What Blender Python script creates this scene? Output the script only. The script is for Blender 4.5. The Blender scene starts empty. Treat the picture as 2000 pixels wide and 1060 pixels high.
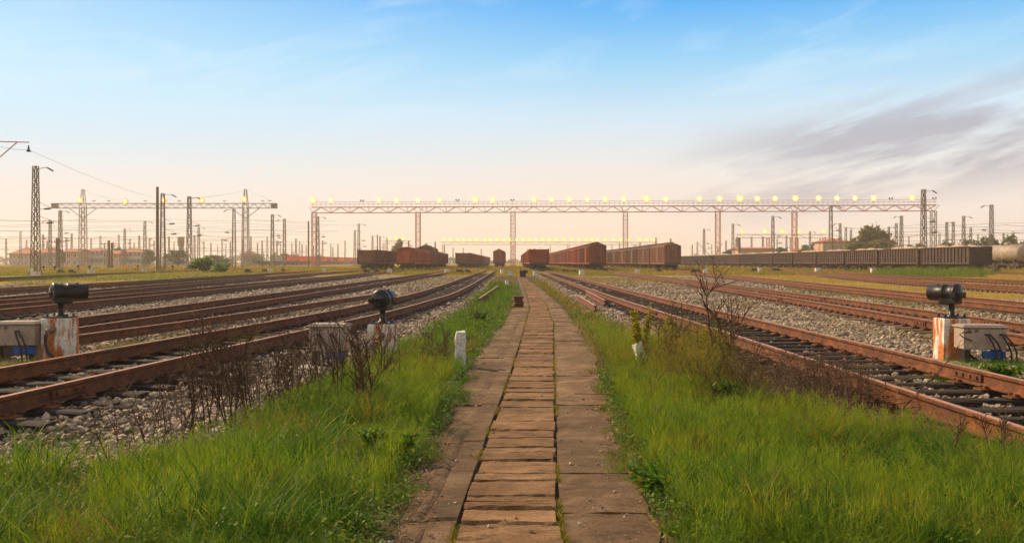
import bpy, math, random
import numpy as np
from mathutils import Vector, Matrix

random.seed(7)
rng = np.random.default_rng(11)
SC = bpy.context.scene
COL = SC.collection
F = 1750.0          # focal length in pixels of the 2000 px wide photograph
HY = 512.0          # horizon row
CZ = 1.4            # eye height (m)
R = math.radians

def gp(px, py, z=0.0):
    """point of the horizontal plane z seen at photo pixel (px, py)"""
    d = F * (CZ - z) / (py - HY)
    return ((px - 1000.0) * d / F, d)
def xat(px, d): return (px - 1000.0) * d / F
def zat(py, d): return CZ - (py - HY) * d / F

# ------------------------------------------------------------------ materials
def new_mat(name):
    m = bpy.data.materials.new(name); m.use_nodes = True
    nt = m.node_tree
    for n in list(nt.nodes): nt.nodes.remove(n)
    out = nt.nodes.new('ShaderNodeOutputMaterial')
    b = nt.nodes.new('ShaderNodeBsdfPrincipled')
    nt.links.new(b.outputs[0], out.inputs[0])
    return m, nt, b, out

def N(nt, t, **kw):
    n = nt.nodes.new(t)
    for k, v in kw.items():
        if k in n.inputs.keys() if isinstance(k, str) else False: n.inputs[k].default_value = v
        else: setattr(n, k, v)
    return n

def noise(nt, vec, scale, detail=4, rough=0.6, dist=0.0):
    n = nt.nodes.new('ShaderNodeTexNoise')
    n.inputs['Scale'].default_value = scale; n.inputs['Detail'].default_value = detail
    n.inputs['Roughness'].default_value = rough; n.inputs['Distortion'].default_value = dist
    if vec is not None: nt.links.new(vec, n.inputs['Vector'])
    return n.outputs['Fac']

def ramp(nt, fac, stops):
    r = nt.nodes.new('ShaderNodeValToRGB')
    el = r.color_ramp.elements
    while len(el) > 1: el.remove(el[0])
    el[0].position = stops[0][0]; el[0].color = (*stops[0][1], 1)
    for p, c in stops[1:]:
        e = el.new(p); e.color = (*c, 1)
    nt.links.new(fac, r.inputs[0])
    return r.outputs[0]

def mixc(nt, fac, a, b, mode='MIX'):
    m = nt.nodes.new('ShaderNodeMix'); m.data_type = 'RGBA'; m.blend_type = mode
    for sock, v in ((m.inputs[0], fac), (m.inputs[6], a), (m.inputs[7], b)):
        if isinstance(v, (int, float)): sock.default_value = v
        elif isinstance(v, tuple): sock.default_value = (*v, 1)
        else: nt.links.new(v, sock)
    return m.outputs[2]

def math_n(nt, op, a, b=None, c=None, clamp=False):
    m = nt.nodes.new('ShaderNodeMath'); m.operation = op; m.use_clamp = clamp
    for i, v in enumerate((a, b, c)):
        if v is None: continue
        if isinstance(v, (int, float)): m.inputs[i].default_value = v
        else: nt.links.new(v, m.inputs[i])
    return m.outputs[0]

def objvec(nt, scale=None):
    tc = nt.nodes.new('ShaderNodeTexCoord')
    if scale is None: return tc.outputs['Object']
    mp = nt.nodes.new('ShaderNodeMapping'); mp.inputs['Scale'].default_value = scale
    nt.links.new(tc.outputs['Object'], mp.inputs['Vector'])
    return mp.outputs[0]

def bump(nt, b, h, strength=0.4, dist=0.02):
    n = nt.nodes.new('ShaderNodeBump'); n.inputs['Strength'].default_value = strength
    n.inputs['Distance'].default_value = dist
    nt.links.new(h, n.inputs['Height']); nt.links.new(n.outputs[0], b.inputs['Normal'])

def blotchy(name, stops, scale=6, rough=0.8, metal=0.0, bstr=0.3, bdist=0.01, vscale=None, detail=6, fine=None):
    m, nt, b, out = new_mat(name)
    v = objvec(nt, vscale)
    f = noise(nt, v, scale, detail, 0.65)
    c = ramp(nt, f, stops)
    if fine:
        f2 = noise(nt, v, scale * fine, 4, 0.6)
        k = ramp(nt, f2, [(0.3, (0.6, 0.6, 0.6)), (0.7, (1.25, 1.25, 1.25))])
        c = mixc(nt, 1.0, c, k, 'MULTIPLY')
    nt.links.new(c, b.inputs['Base Color'])
    b.inputs['Roughness'].default_value = rough; b.inputs['Metallic'].default_value = metal
    bump(nt, b, noise(nt, v, scale * 5, 4, 0.7), bstr, bdist)
    return m

M = {}
M['rail_rust'] = blotchy('rail_rust', [(0.25, (0.040, 0.015, 0.006)), (0.5, (0.135, 0.042, 0.009)), (0.75, (0.29, 0.088, 0.015))], 5, 0.72, 0.0, 0.4, 0.006, fine=8)
M['rail_head'] = blotchy('rail_head', [(0.3, (0.42, 0.16, 0.05)), (0.7, (0.66, 0.32, 0.12))], 7, 0.42, 0.25, 0.15, 0.003)
M['sleeper_wood'] = blotchy('sleeper_wood', [(0.3, (0.016, 0.011, 0.009)), (0.6, (0.055, 0.036, 0.026)), (0.8, (0.10, 0.066, 0.046))], 3, 0.85, 0, 0.9, 0.02, vscale=(2, 14, 14), fine=3)
M['sleeper_grey'] = blotchy('sleeper_grey', [(0.3, (0.10, 0.065, 0.042)), (0.7, (0.22, 0.15, 0.10))], 3, 0.85, 0, 0.6, 0.015, vscale=(1, 8, 8))
M['concrete'] = blotchy('concrete', [(0.3, (0.26, 0.22, 0.17)), (0.7, (0.48, 0.43, 0.36))], 5, 0.9, 0, 0.5, 0.01, fine=6)
M['white_concrete'] = blotchy('white_concrete', [(0.28, (0.40, 0.36, 0.28)), (0.45, (0.72, 0.70, 0.64)), (0.7, (0.82, 0.80, 0.76))], 9, 0.85, 0, 0.5, 0.01, fine=5)
M['box_grey'] = blotchy('box_grey', [(0.3, (0.33, 0.25, 0.19)), (0.7, (0.46, 0.38, 0.31))], 4, 0.6, 0, 0.15, 0.004, fine=14)
M['box_blue'] = blotchy('box_blue', [(0.3, (0.012, 0.06, 0.24)), (0.7, (0.02, 0.10, 0.38))], 8, 0.5, 0, 0.1, 0.003)
M['black_iron'] = blotchy('black_iron', [(0.3, (0.008, 0.008, 0.008)), (0.7, (0.03, 0.027, 0.025))], 8, 0.42, 0.2, 0.25, 0.004)
M['rubber'] = blotchy('rubber', [(0.3, (0.012, 0.011, 0.010)), (0.7, (0.03, 0.027, 0.025))], 10, 0.6)
M['glass_dark'] = blotchy('glass_dark', [(0.3, (0.01, 0.01, 0.012)), (0.7, (0.02, 0.02, 0.025))], 3, 0.12)
M['orange_paint'] = blotchy('orange_paint', [(0.3, (0.45, 0.10, 0.02)), (0.7, (0.62, 0.18, 0.05))], 8, 0.6)
M['yellow_paint'] = blotchy('yellow_paint', [(0.3, (0.75, 0.36, 0.03)), (0.7, (0.85, 0.45, 0.05))], 8, 0.6)
M['steel_pale'] = blotchy('steel_pale', [(0.3, (0.16, 0.125, 0.09)), (0.7, (0.34, 0.28, 0.20))], 2, 0.6, 0.2)
M['steel_rust_glow'] = blotchy('steel_rust_glow', [(0.3, (0.42, 0.12, 0.035)), (0.7, (0.68, 0.27, 0.08))], 1.2, 0.65, 0.1)  # orange lamp glow put into the gantry steel colour; rusty bracket shares it
M['pole_concrete'] = blotchy('pole_concrete', [(0.3, (0.12, 0.085, 0.055)), (0.7, (0.26, 0.19, 0.13))], 2, 0.9)
M['insulator'] = blotchy('insulator', [(0.3, (0.05, 0.025, 0.015)), (0.7, (0.12, 0.06, 0.04))], 8, 0.3)
M['wire'] = blotchy('wire', [(0.3, (0.05, 0.045, 0.04)), (0.7, (0.09, 0.08, 0.07))], 3, 0.6)
M['load_sand'] = blotchy('load_sand', [(0.3, (0.36, 0.25, 0.16)), (0.7, (0.60, 0.47, 0.34))], 0.7, 0.95, 0, 0.6, 0.1)
M['tank_paint'] = blotchy('tank_paint', [(0.3, (0.16, 0.11, 0.08)), (0.7, (0.42, 0.34, 0.26))], 0.6, 0.6, 0, 0.1)
M['roof_tile'] = blotchy('roof_tile', [(0.3, (0.36, 0.11, 0.06)), (0.7, (0.58, 0.22, 0.13))], 1, 0.85)
M['house_wall'] = blotchy('house_wall', [(0.3, (0.40, 0.35, 0.28)), (0.7, (0.60, 0.54, 0.45))], 0.4, 0.9)
M['house_wall_tan'] = blotchy('house_wall_tan', [(0.3, (0.42, 0.28, 0.18)), (0.7, (0.58, 0.41, 0.28))], 0.4, 0.9)
M['window_dark'] = blotchy('window_dark', [(0.3, (0.03, 0.035, 0.04)), (0.7, (0.07, 0.08, 0.09))], 1, 0.2)
M['window_frame'] = blotchy('window_frame', [(0.3, (0.6, 0.58, 0.52)), (0.7, (0.7, 0.68, 0.62))], 3, 0.6)
M['bark'] = blotchy('bark', [(0.3, (0.05, 0.035, 0.02)), (0.7, (0.12, 0.08, 0.05))], 5, 0.9)
M['twig'] = blotchy('twig', [(0.3, (0.030, 0.015, 0.008)), (0.7, (0.13, 0.062, 0.028))], 9, 0.85)
M['twig_pale'] = blotchy('twig_pale', [(0.3, (0.13, 0.075, 0.035)), (0.7, (0.30, 0.19, 0.10))], 9, 0.85)

def stained_base_mat():
    m, nt, b, out = new_mat('stained_base')
    v = objvec(nt)
    w = ramp(nt, noise(nt, v, 14, 5, 0.6), [(0.3, (0.50, 0.45, 0.36)), (0.6, (0.78, 0.75, 0.68))])
    o = ramp(nt, noise(nt, v, 20, 5, 0.7), [(0.3, (0.30, 0.085, 0.02)), (0.7, (0.68, 0.24, 0.06))])
    vs = objvec(nt, (7, 7, 1.6))
    f = ramp(nt, noise(nt, vs, 1.3, 5, 0.6, 0.4), [(0.49, (0, 0, 0)), (0.57, (1, 1, 1))])
    c = mixc(nt, f, o, w)
    k = ramp(nt, noise(nt, vs, 2.6, 6, 0.75), [(0.30, (0.08, 0.05, 0.03)), (0.40, (1, 1, 1))])
    c = mixc(nt, 1.0, c, k, 'MULTIPLY')
    nt.links.new(c, b.inputs['Base Color']); b.inputs['Roughness'].default_value = 0.85
    bump(nt, b, noise(nt, v, 40, 5, 0.7), 0.6, 0.01)
    return m
M['stained_base'] = stained_base_mat()

def wagon_mat(name, dark, light, rust):
    m, nt, b, out = new_mat(name)
    v = objvec(nt)
    c = ramp(nt, noise(nt, v, 0.7, 6, 0.65), [(0.3, dark), (0.7, light)])
    vs = objvec(nt, (3, 3, 0.35))
    st = ramp(nt, noise(nt, vs, 1.6, 5, 0.7), [(0.48, (0, 0, 0)), (0.72, (1, 1, 1))])
    c = mixc(nt, math_n(nt, 'MULTIPLY', st, 0.8), c, rust)
    oi = nt.nodes.new('ShaderNodeObjectInfo')
    c = mixc(nt, 1.0, c, ramp(nt, oi.outputs['Random'], [(0.0, (0.62, 0.62, 0.64)), (0.5, (1.0, 1.0, 1.0)), (1.0, (1.4, 1.3, 1.2))]), 'MULTIPLY')
    nt.links.new(c, b.inputs['Base Color']); b.inputs['Roughness'].default_value = 0.75
    bump(nt, b, noise(nt, v, 5, 4), 0.2, 0.02)
    return m
M['wagon_brown'] = wagon_mat('wagon_brown', (0.085, 0.036, 0.020), (0.18, 0.082, 0.045), (0.28, 0.125, 0.06))
M['wagon_red'] = wagon_mat('wagon_red', (0.16, 0.030, 0.011), (0.31, 0.066, 0.022), (0.46, 0.145, 0.05))
M['wagon_dark'] = wagon_mat('wagon_dark', (0.035, 0.020, 0.016), (0.075, 0.042, 0.030), (0.15, 0.08, 0.048))
M['wagon_under'] = wagon_mat('wagon_under', (0.02, 0.014, 0.011), (0.045, 0.03, 0.022), (0.08, 0.045, 0.028))
M['container_orange'] = wagon_mat('container_orange', (0.66, 0.085, 0.012), (0.85, 0.14, 0.02), (0.75, 0.17, 0.03))
M['container_pale'] = wagon_mat('container_pale', (0.5, 0.48, 0.42), (0.62, 0.6, 0.54), (0.45, 0.38, 0.3))

def leaf_mat(name, stops, trans, tfac=0.35, patch=None, rough=0.6):
    """foliage: tint per blade or leaf plus slow patches, part of the light passes through"""
    m, nt, b, out = new_mat(name)
    g = nt.nodes.new('ShaderNodeNewGeometry')
    c = ramp(nt, g.outputs['Random Per Island'], stops)
    if patch:
        f = ramp(nt, noise(nt, objvec(nt), patch[0], 4, 0.6), [(0.40, (0, 0, 0)), (0.62, (1, 1, 1))])
        c = mixc(nt, math_n(nt, 'MULTIPLY', f, patch[2]), c, patch[1])
    nt.links.new(c, b.inputs['Base Color']); b.inputs['Roughness'].default_value = rough
    b.inputs['Specular IOR Level'].default_value = 0.25
    t = nt.nodes.new('ShaderNodeBsdfTranslucent')
    ct = mixc(nt, 1.0, c, trans, 'MULTIPLY')
    nt.links.new(ct, t.inputs[0])
    mx = nt.nodes.new('ShaderNodeMixShader'); mx.inputs[0].default_value = tfac
    nt.links.new(b.outputs[0], mx.inputs[1]); nt.links.new(t.outputs[0], mx.inputs[2])
    nt.links.new(mx.outputs[0], out.inputs[0])
    return m
M['grass_green'] = leaf_mat('grass_green', [(0.0, (0.010, 0.042, 0.005)), (0.35, (0.038, 0.115, 0.008)), (0.75, (0.088, 0.185, 0.013)), (0.93, (0.20, 0.25, 0.024)), (1.0, (0.40, 0.29, 0.08))],
                            (1.15, 1.5, 0.9), 0.34, (1.9, (0.20, 0.245, 0.014), 0.75))
M['grass_olive'] = leaf_mat('grass_olive', [(0.0, (0.030, 0.055, 0.007)), (0.35, (0.085, 0.120, 0.012)), (0.72, (0.18, 0.185, 0.02)), (0.88, (0.30, 0.23, 0.04)), (1.0, (0.46, 0.31, 0.10))],
                            (1.5, 1.35, 0.9), 0.35, (1.1, (0.30, 0.235, 0.03), 0.75))
M['grass_feather'] = leaf_mat('grass_feather', [(0.0, (0.045, 0.115, 0.008)), (0.5, (0.105, 0.20, 0.012)), (1.0, (0.20, 0.275, 0.02))], (1.3, 1.45, 0.9), 0.38, (1.4, (0.25, 0.295, 0.016), 0.75))
M['grass_field'] = leaf_mat('grass_field', [(0.0, (0.11, 0.105, 0.012)), (0.35, (0.25, 0.19, 0.020)), (0.75, (0.38, 0.24, 0.03)), (1.0, (0.52, 0.29, 0.05))],
                            (1.5, 1.3, 1.0), 0.4, (0.06, (0.13, 0.19, 0.016), 0.85))
M['grass_far_green'] = leaf_mat('grass_far_green', [(0.0, (0.05, 0.10, 0.012)), (0.5, (0.12, 0.19, 0.02)), (1.0, (0.22, 0.25, 0.04))], (1.5, 1.5, 1.0), 0.4)
M['straw'] = leaf_mat('straw', [(0.0, (0.26, 0.16, 0.06)), (0.6, (0.46, 0.30, 0.12)), (1.0, (0.60, 0.43, 0.20))], (1.2, 1.1, 1.0), 0.3)
M['seed_head'] = leaf_mat('seed_head', [(0.0, (0.08, 0.17, 0.010)), (0.6, (0.185, 0.265, 0.016)), (0.92, (0.30, 0.33, 0.03)), (1.0, (0.46, 0.36, 0.09))], (1.3, 1.4, 0.9), 0.40, (0.9, (0.28, 0.30, 0.018), 0.7))
M['weed_leaf'] = leaf_mat('weed_leaf', [(0.0, (0.025, 0.08, 0.008)), (0.5, (0.07, 0.16, 0.012)), (0.85, (0.17, 0.25, 0.02)), (1.0, (0.30, 0.22, 0.05))], (1.5, 1.6, 1.0), 0.35)
M['weed_yellow'] = leaf_mat('weed_yellow', [(0.0, (0.10, 0.13, 0.010)), (0.5, (0.26, 0.26, 0.015)), (1.0, (0.46, 0.37, 0.025))], (1.5, 1.4, 1.0), 0.4)
M['tree_leaf'] = leaf_mat('tree_leaf', [(0.0, (0.032, 0.065, 0.012)), (0.5, (0.075, 0.125, 0.022)), (1.0, (0.15, 0.19, 0.04))], (1.4, 1.4, 1.0), 0.4)
M['tree_leaf_olive'] = leaf_mat('tree_leaf_olive', [(0.0, (0.07, 0.075, 0.014)), (0.5, (0.16, 0.15, 0.026)), (1.0, (0.28, 0.23, 0.05))], (1.4, 1.3, 1.0), 0.35)
M['bush_leaf'] = leaf_mat('bush_leaf', [(0.0, (0.03, 0.09, 0.010)), (0.5, (0.08, 0.19, 0.016)), (1.0, (0.17, 0.28, 0.025))], (1.4, 1.5, 1.0), 0.35)

def stone_mat(name, stops):
    m, nt, b, out = new_mat(name)
    g = nt.nodes.new('ShaderNodeNewGeometry')
    c = ramp(nt, g.outputs['Random Per Island'], stops)
    k = ramp(nt, noise(nt, objvec(nt), 45, 4, 0.7), [(0.3, (0.7, 0.68, 0.65)), (0.7, (1.15, 1.15, 1.15))])
    c = mixc(nt, 1.0, c, k, 'MULTIPLY')
    big = ramp(nt, noise(nt, objvec(nt), 0.55, 6, 0.7), [(0.42, (0, 0, 0)), (0.60, (1, 1, 1))])
    c = mixc(nt, math_n(nt, 'MULTIPLY', big, 0.55), c, (0.17, 0.11, 0.065))
    nt.links.new(c, b.inputs['Base Color']); b.inputs['Roughness'].default_value = 0.85
    return m
M['stone'] = stone_mat('stone', [(0.0, (0.10, 0.082, 0.060)), (0.25, (0.26, 0.21, 0.155)), (0.6, (0.45, 0.375, 0.285)), (0.86, (0.60, 0.51, 0.40)), (0.93, (0.34, 0.17, 0.085)), (1.0, (0.70, 0.61, 0.49))])

def ground_mat():
    m, nt, b, out = new_mat('ballast_ground')
    v = objvec(nt)
    vor = nt.nodes.new('ShaderNodeTexVoronoi'); vor.inputs['Scale'].default_value = 13
    nt.links.new(v, vor.inputs['Vector'])
    sep = nt.nodes.new('ShaderNodeSeparateColor'); nt.links.new(vor.outputs['Color'], sep.inputs[0])
    grav = ramp(nt, sep.outputs[0], [(0.0, (0.14, 0.11, 0.08)), (0.35, (0.32, 0.26, 0.195)), (0.75, (0.50, 0.42, 0.32)), (1.0, (0.64, 0.55, 0.44))])
    edge = ramp(nt, vor.outputs['Distance'], [(0.25, (1, 1, 1)), (0.75, (0.35, 0.33, 0.30))])
    grav = mixc(nt, 1.0, grav, edge, 'MULTIPLY')
    rust = ramp(nt, noise(nt, v, 1.4, 5, 0.7), [(0.3, (0.030, 0.018, 0.012)), (0.7, (0.12, 0.062, 0.034))])
    rust = mixc(nt, 0.25, rust, grav)
    soil = ramp(nt, noise(nt, v, 2.2, 6, 0.7), [(0.3, (0.035, 0.028, 0.014)), (0.7, (0.12, 0.090, 0.045))])
    field = ramp(nt, noise(nt, v, 0.12, 6, 0.7), [(0.3, (0.17, 0.14, 0.02)), (0.6, (0.36, 0.22, 0.04))])
    at = nt.nodes.new('ShaderNodeAttribute'); at.attribute_name = 'zone'
    sz = nt.nodes.new('ShaderNodeSeparateColor'); nt.links.new(at.outputs['Color'], sz.inputs[0])
    wob = math_n(nt, 'MULTIPLY_ADD', noise(nt, v, 1.1, 5, 0.7), 0.9, -0.45)
    def mask(o): return ramp(nt, math_n(nt, 'ADD', o, wob), [(0.40, (0, 0, 0)), (0.60, (1, 1, 1))])
    c = mixc(nt, mask(sz.outputs[0]), grav, rust)
    c = mixc(nt, mask(sz.outputs[1]), c, soil)
    c = mixc(nt, mask(sz.outputs[2]), c, field)
    nt.links.new(c, b.inputs['Base Color']); b.inputs['Roughness'].default_value = 0.95
    b.inputs['Specular IOR Level'].default_value = 0.15
    inv = math_n(nt, 'SUBTRACT', 1.0, vor.outputs['Distance'])
    inv = math_n(nt, 'MULTIPLY', inv, math_n(nt, 'SUBTRACT', 1.0, sz.outputs[1]))
    bump(nt, b, math_n(nt, 'ADD', inv, math_n(nt, 'MULTIPLY', noise(nt, v, 30, 5, 0.7), 0.35)), 0.8, 0.04)
    return m
M['ground'] = ground_mat()

def path_mat(name, stops, moss=0.5):
    m, nt, b, out = new_mat(name)
    v = objvec(nt)
    c = ramp(nt, noise(nt, v, 1.6, 7, 0.65), stops)
    g = nt.nodes.new('ShaderNodeNewGeometry')
    t = ramp(nt, g.outputs['Random Per Island'], [(0.0, (0.78, 0.76, 0.74)), (1.0, (1.2, 1.16, 1.1))])
    c = mixc(nt, 1.0, c, t, 'MULTIPLY')
    fine = ramp(nt, noise(nt, v, 60, 5, 0.75), [(0.3, (0.55, 0.54, 0.52)), (0.5, (0.95, 0.95, 0.95)), (0.72, (1.35, 1.32, 1.28))])
    c = mixc(nt, 1.0, c, fine, 'MULTIPLY')
    dk = ramp(nt, noise(nt, objvec(nt, (1.4, 3, 1)), 2.4, 9, 0.78), [(0.47, (0, 0, 0)), (0.60, (1, 1, 1))])
    c = mixc(nt, math_n(nt, 'MULTIPLY', dk, 0.55), c, (0.055, 0.038, 0.022))
    ms = ramp(nt, noise(nt, v, 0.9, 6, 0.7), [(0.56, (0, 0, 0)), (0.70, (1, 1, 1))])
    c = mixc(nt, math_n(nt, 'MULTIPLY', ms, moss), c, (0.07, 0.075, 0.022))
    nt.links.new(c, b.inputs['Base Color']); b.inputs['Roughness'].default_value = 0.92
    b.inputs['Specular IOR Level'].default_value = 0.2
    hh = math_n(nt, 'ADD', noise(nt, v, 55, 6, 0.75), math_n(nt, 'MULTIPLY', noise(nt, objvec(nt, (0.7, 6, 1)), 5, 5, 0.7), 1.6))
    bump(nt, b, hh, 0.75, 0.018)
    return m
M['path_slab'] = path_mat('path_slab', [(0.25, (0.17, 0.092, 0.042)), (0.5, (0.29, 0.17, 0.086)), (0.75, (0.42, 0.275, 0.155))], 0.3)
M['path_apron'] = path_mat('path_apron', [(0.25, (0.10, 0.062, 0.036)), (0.5, (0.23, 0.148, 0.083)), (0.75, (0.38, 0.27, 0.17))], 0.8)

def emit_mat(name, col, s):
    m, nt, b, out = new_mat(name)
    b.inputs['Base Color'].default_value = (*col, 1)
    b.inputs['Emission Color'].default_value = (*col, 1)
    b.inputs['Emission Strength'].default_value = s
    return m
M['lamp_white'] = emit_mat('lamp_white', (1.0, 0.90, 0.45), 9.0)
M['lamp_yellow'] = emit_mat('lamp_yellow', (1.0, 0.80, 0.20), 6.0)
M['lamp_far'] = emit_mat('lamp_far', (1.0, 0.86, 0.25), 3.0)
M['lamp_glow'] = emit_mat('lamp_glow', (1.0, 0.66, 0.04), 1.05)  # yellow halo of the lamps, given off by an added dish
M['lamp_glow_amber'] = emit_mat('lamp_glow_amber', (1.0, 0.42, 0.06), 1.0)  # amber halo for the dishes on the left boom

# ------------------------------------------------------------------ mesh builder
class MB:
    def __init__(s): s.v = []; s.f = []; s.m = []; s.cur = 0; s.smooth = []
    def add(s, vs, fs, smooth=False):
        o = len(s.v); s.v.extend([tuple(p) for p in vs])
        for f in fs:
            s.f.append([i + o for i in f]); s.m.append(s.cur); s.smooth.append(smooth)
        return s
    def box(s, c, d, rot=None, taper=1.0, bev=0.0):
        x, y, z = d[0] / 2, d[1] / 2, d[2] / 2
        if bev > 0:
            b = min(bev, x * .9, y * .9, z * .9)
            vs = []
            for zz, k in ((-z, 1), (-z + b, 0), (z - b, 0), (z, 1)):
                xx, yy = (x - b, y - b) if k else (x, y)
                tp = 1 + (taper - 1) * (zz + z) / (2 * z)
                for sx, sy in ((-1, -1), (1, -1), (1, 1), (-1, 1)): vs.append((sx * xx * tp, sy * yy * tp, zz))
            fs = [(3, 2, 1, 0), (12, 13, 14, 15)]
            for r in range(3):
                for i in range(4):
                    j = (i + 1) % 4; fs.append((r * 4 + i, r * 4 + j, r * 4 + 4 + j, r * 4 + 4 + i))
        else:
            t = taper
            vs = [(-x, -y, -z), (x, -y, -z), (x, y, -z), (-x, y, -z), (-x * t, -y * t, z), (x * t, -y * t, z), (x * t, y * t, z), (-x * t, y * t, z)]
            fs = [(3, 2, 1, 0), (4, 5, 6, 7), (0, 1, 5, 4), (1, 2, 6, 5), (2, 3, 7, 6), (3, 0, 4, 7)]
        if rot is not None: vs = [tuple(rot @ Vector(p)) for p in vs]
        return s.add([(p[0] + c[0], p[1] + c[1], p[2] + c[2]) for p in vs], fs)
    def bar(s, a, b, w, h=None):
        a = Vector(a); b = Vector(b); d = b - a; L = d.length
        if L < 1e-6: return s
        q = d.to_track_quat('Y', 'Z').to_matrix()
        return s.box((a + b) / 2, (w, L, h or w), q)
    def tube(s, pts, r, n=6, cap=True, smooth=True):
        pts = [Vector(p) for p in pts]; k = len(pts)
        rr = r if isinstance(r, (list, tuple)) else [r] * k
        vs = []; up = Vector((0, 0, 1))
        for i, p in enumerate(pts):
            t = (pts[min(i + 1, k - 1)] - pts[max(i - 1, 0)])
            t = t.normalized() if t.length > 1e-9 else Vector((0, 0, 1))
            a = t.cross(up if abs(t.dot(up)) < 0.95 else Vector((1, 0, 0))).normalized(); b = t.cross(a)
            for j in range(n):
                an = 2 * math.pi * j / n
                vs.append(p + (a * math.cos(an) + b * math.sin(an)) * rr[i])
        fs = []
        for i in range(k - 1):
            for j in range(n):
                j2 = (j + 1) % n
                fs.append((i * n + j, i * n + j2, (i + 1) * n + j2, (i + 1) * n + j))
        s.add(vs, fs, smooth)
        if cap:
            s.add(vs[:n], [tuple(range(n))]); s.add(vs[-n:], [tuple(range(n))[::-1]])
        return s
    def lathe(s, a, axis, prof, n=20, smooth=True):
        """prof: (distance along axis, radius)"""
        axis = Vector(axis).normalized(); a = Vector(a)
        return s.tube([a + axis * (t + 1e-5 * i) for i, (t, _) in enumerate(prof)], [max(q, 1e-4) for _, q in prof], n, True, smooth)
    def build(s, name, mat, parent=None, loc=None):
        me = bpy.data.meshes.new(name)
        me.from_pydata(s.v, [], s.f)
        for m in (mat if isinstance(mat, list) else [mat]): me.materials.append(M[m])
        me.polygons.foreach_set('material_index', s.m)
        me.polygons.foreach_set('use_smooth', s.smooth)
        me.update()
        o = bpy.data.objects.new(name, me); COL.objects.link(o)
        if parent is not None: o.parent = parent
        if loc is not None: o.location = loc
        return o

def np_mesh(name, V, Q, mat, smooth=False, parent=None):
    """V (n,3); Q (m,k) faces all of k corners"""
    me = bpy.data.meshes.new(name)
    k = Q.shape[1]
    me.vertices.add(len(V)); me.vertices.foreach_set('co', np.ascontiguousarray(V, dtype=np.float32).ravel())
    me.loops.add(Q.size); me.loops.foreach_set('vertex_index', np.ascontiguousarray(Q, dtype=np.int32).ravel())
    me.polygons.add(len(Q)); me.polygons.foreach_set('loop_start', np.arange(0, Q.size, k, dtype=np.int32))
    me.polygons.foreach_set('use_smooth', np.full(len(Q), smooth, dtype=bool))
    me.materials.append(M[mat]); me.update(calc_edges=True)
    o = bpy.data.objects.new(name, me); COL.objects.link(o)
    if parent is not None: o.parent = parent
    return o

def thing(name, label, cat, loc=(0, 0, 0), rotz=0.0, group=None):
    o = bpy.data.objects.new(name, None); COL.objects.link(o)
    o.empty_display_size = 0.3
    o.location = loc; o.rotation_euler = (0, 0, rotz)
    o['label'] = label; o['category'] = cat
    if group: o['group'] = group
    return o
def tag(o, label, cat, group=None, kind=None):
    if label: o['label'] = label
    if cat: o['category'] = cat
    if group: o['group'] = group
    if kind: o['kind'] = kind
    return o
def struct(o): o['kind'] = 'structure'; return o
KIDS = {}
def kids(o):
    return [c for c in o.children]
def dup(root, loc, rotz=0.0, label=None, group=None):
    r = root.copy(); COL.objects.link(r); r.location = loc; r.rotation_euler = (0, 0, rotz)
    if label: r['label'] = label
    if group: r['group'] = group
    for ch in kids(root):
        c = ch.copy(); COL.objects.link(c); c.parent = r
        for g in kids(ch):
            d = g.copy(); COL.objects.link(d); d.parent = c
    return r

# ------------------------------------------------------------------ tracks in plan: (distance, x of the centre line)
TR = {
 'a': [(-6, -6.6), (3, -5.85), (10.4, -5.06), (14.6, -4.62), (22.5, -3.68), (34.4, -3.02), (49, -2.95), (100, -3.15), (217, -3.2), (420, -3.2)],
 'b': [(-6, -9.6), (12, -8.85), (23, -8.65), (44, -8.5), (100, -8.5), (184, -10.2), (420, -10.2)],
 'c': [(-6, -13.9), (24, -13.8), (37, -13.9), (75, -14.8), (138, -16.4), (420, -16.4)],
 'd': [(-6, -15.8), (31, -17.0), (49, -18.5), (90, -21.0), (139, -22.6), (420, -22.6)],
 'e': [(-6, -23.0), (41, -23.1), (64, -23.8), (110, -27), (170, -30), (420, -30)],
 'f': [(30, -37), (72, -40), (93, -43.5), (150, -50), (420, -56)],
 'g': [(-6, 4.6), (5, 4.48), (20, 4.42), (28, 4.30), (45, 4.28), (100, 4.45), (131, 4.0), (420, 4.0)],
 'h': [(-6, 8.6), (16.7, 9.25), (26.3, 9.93), (59, 11.5), (110, 12.6), (143, 13.7), (420, 13.7)],
 'i': [(-6, 13.5), (26.6, 14.7), (42, 16.0), (105, 21.5), (145, 26.0), (420, 26.0)],
 'j': [(-6, 20), (44, 24.5), (62, 26.3), (84, 30.7), (140, 40), (420, 42)],
 'k': [(10, 30), (60, 33.4), (95, 36), (150, 50), (420, 52)],
 'l': [(20, 37), (72, 40), (102, 42.5), (125, 57.5), (420, 57.5)],
}
TR['l'] = [(20, 50), (60, 54), (100, 57.5), (420, 57.5)]
DS = np.concatenate([np.arange(-6, 60, 0.5), np.arange(60, 421, 3.0)])
CL = {}
for k, pts in TR.items():
    a = np.array(pts, float)
    dd = np.arange(a[0, 0], 420.5, 0.5)
    xx = np.interp(dd, a[:, 0], a[:, 1])
    w = 25; ker = np.hanning(w); ker /= ker.sum()
    xx = np.convolve(np.pad(xx, w // 2, mode='edge'), ker, mode='valid')
    CL[k] = (dd, xx)
def cx(k, d): return np.interp(d, CL[k][0], CL[k][1])

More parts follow.
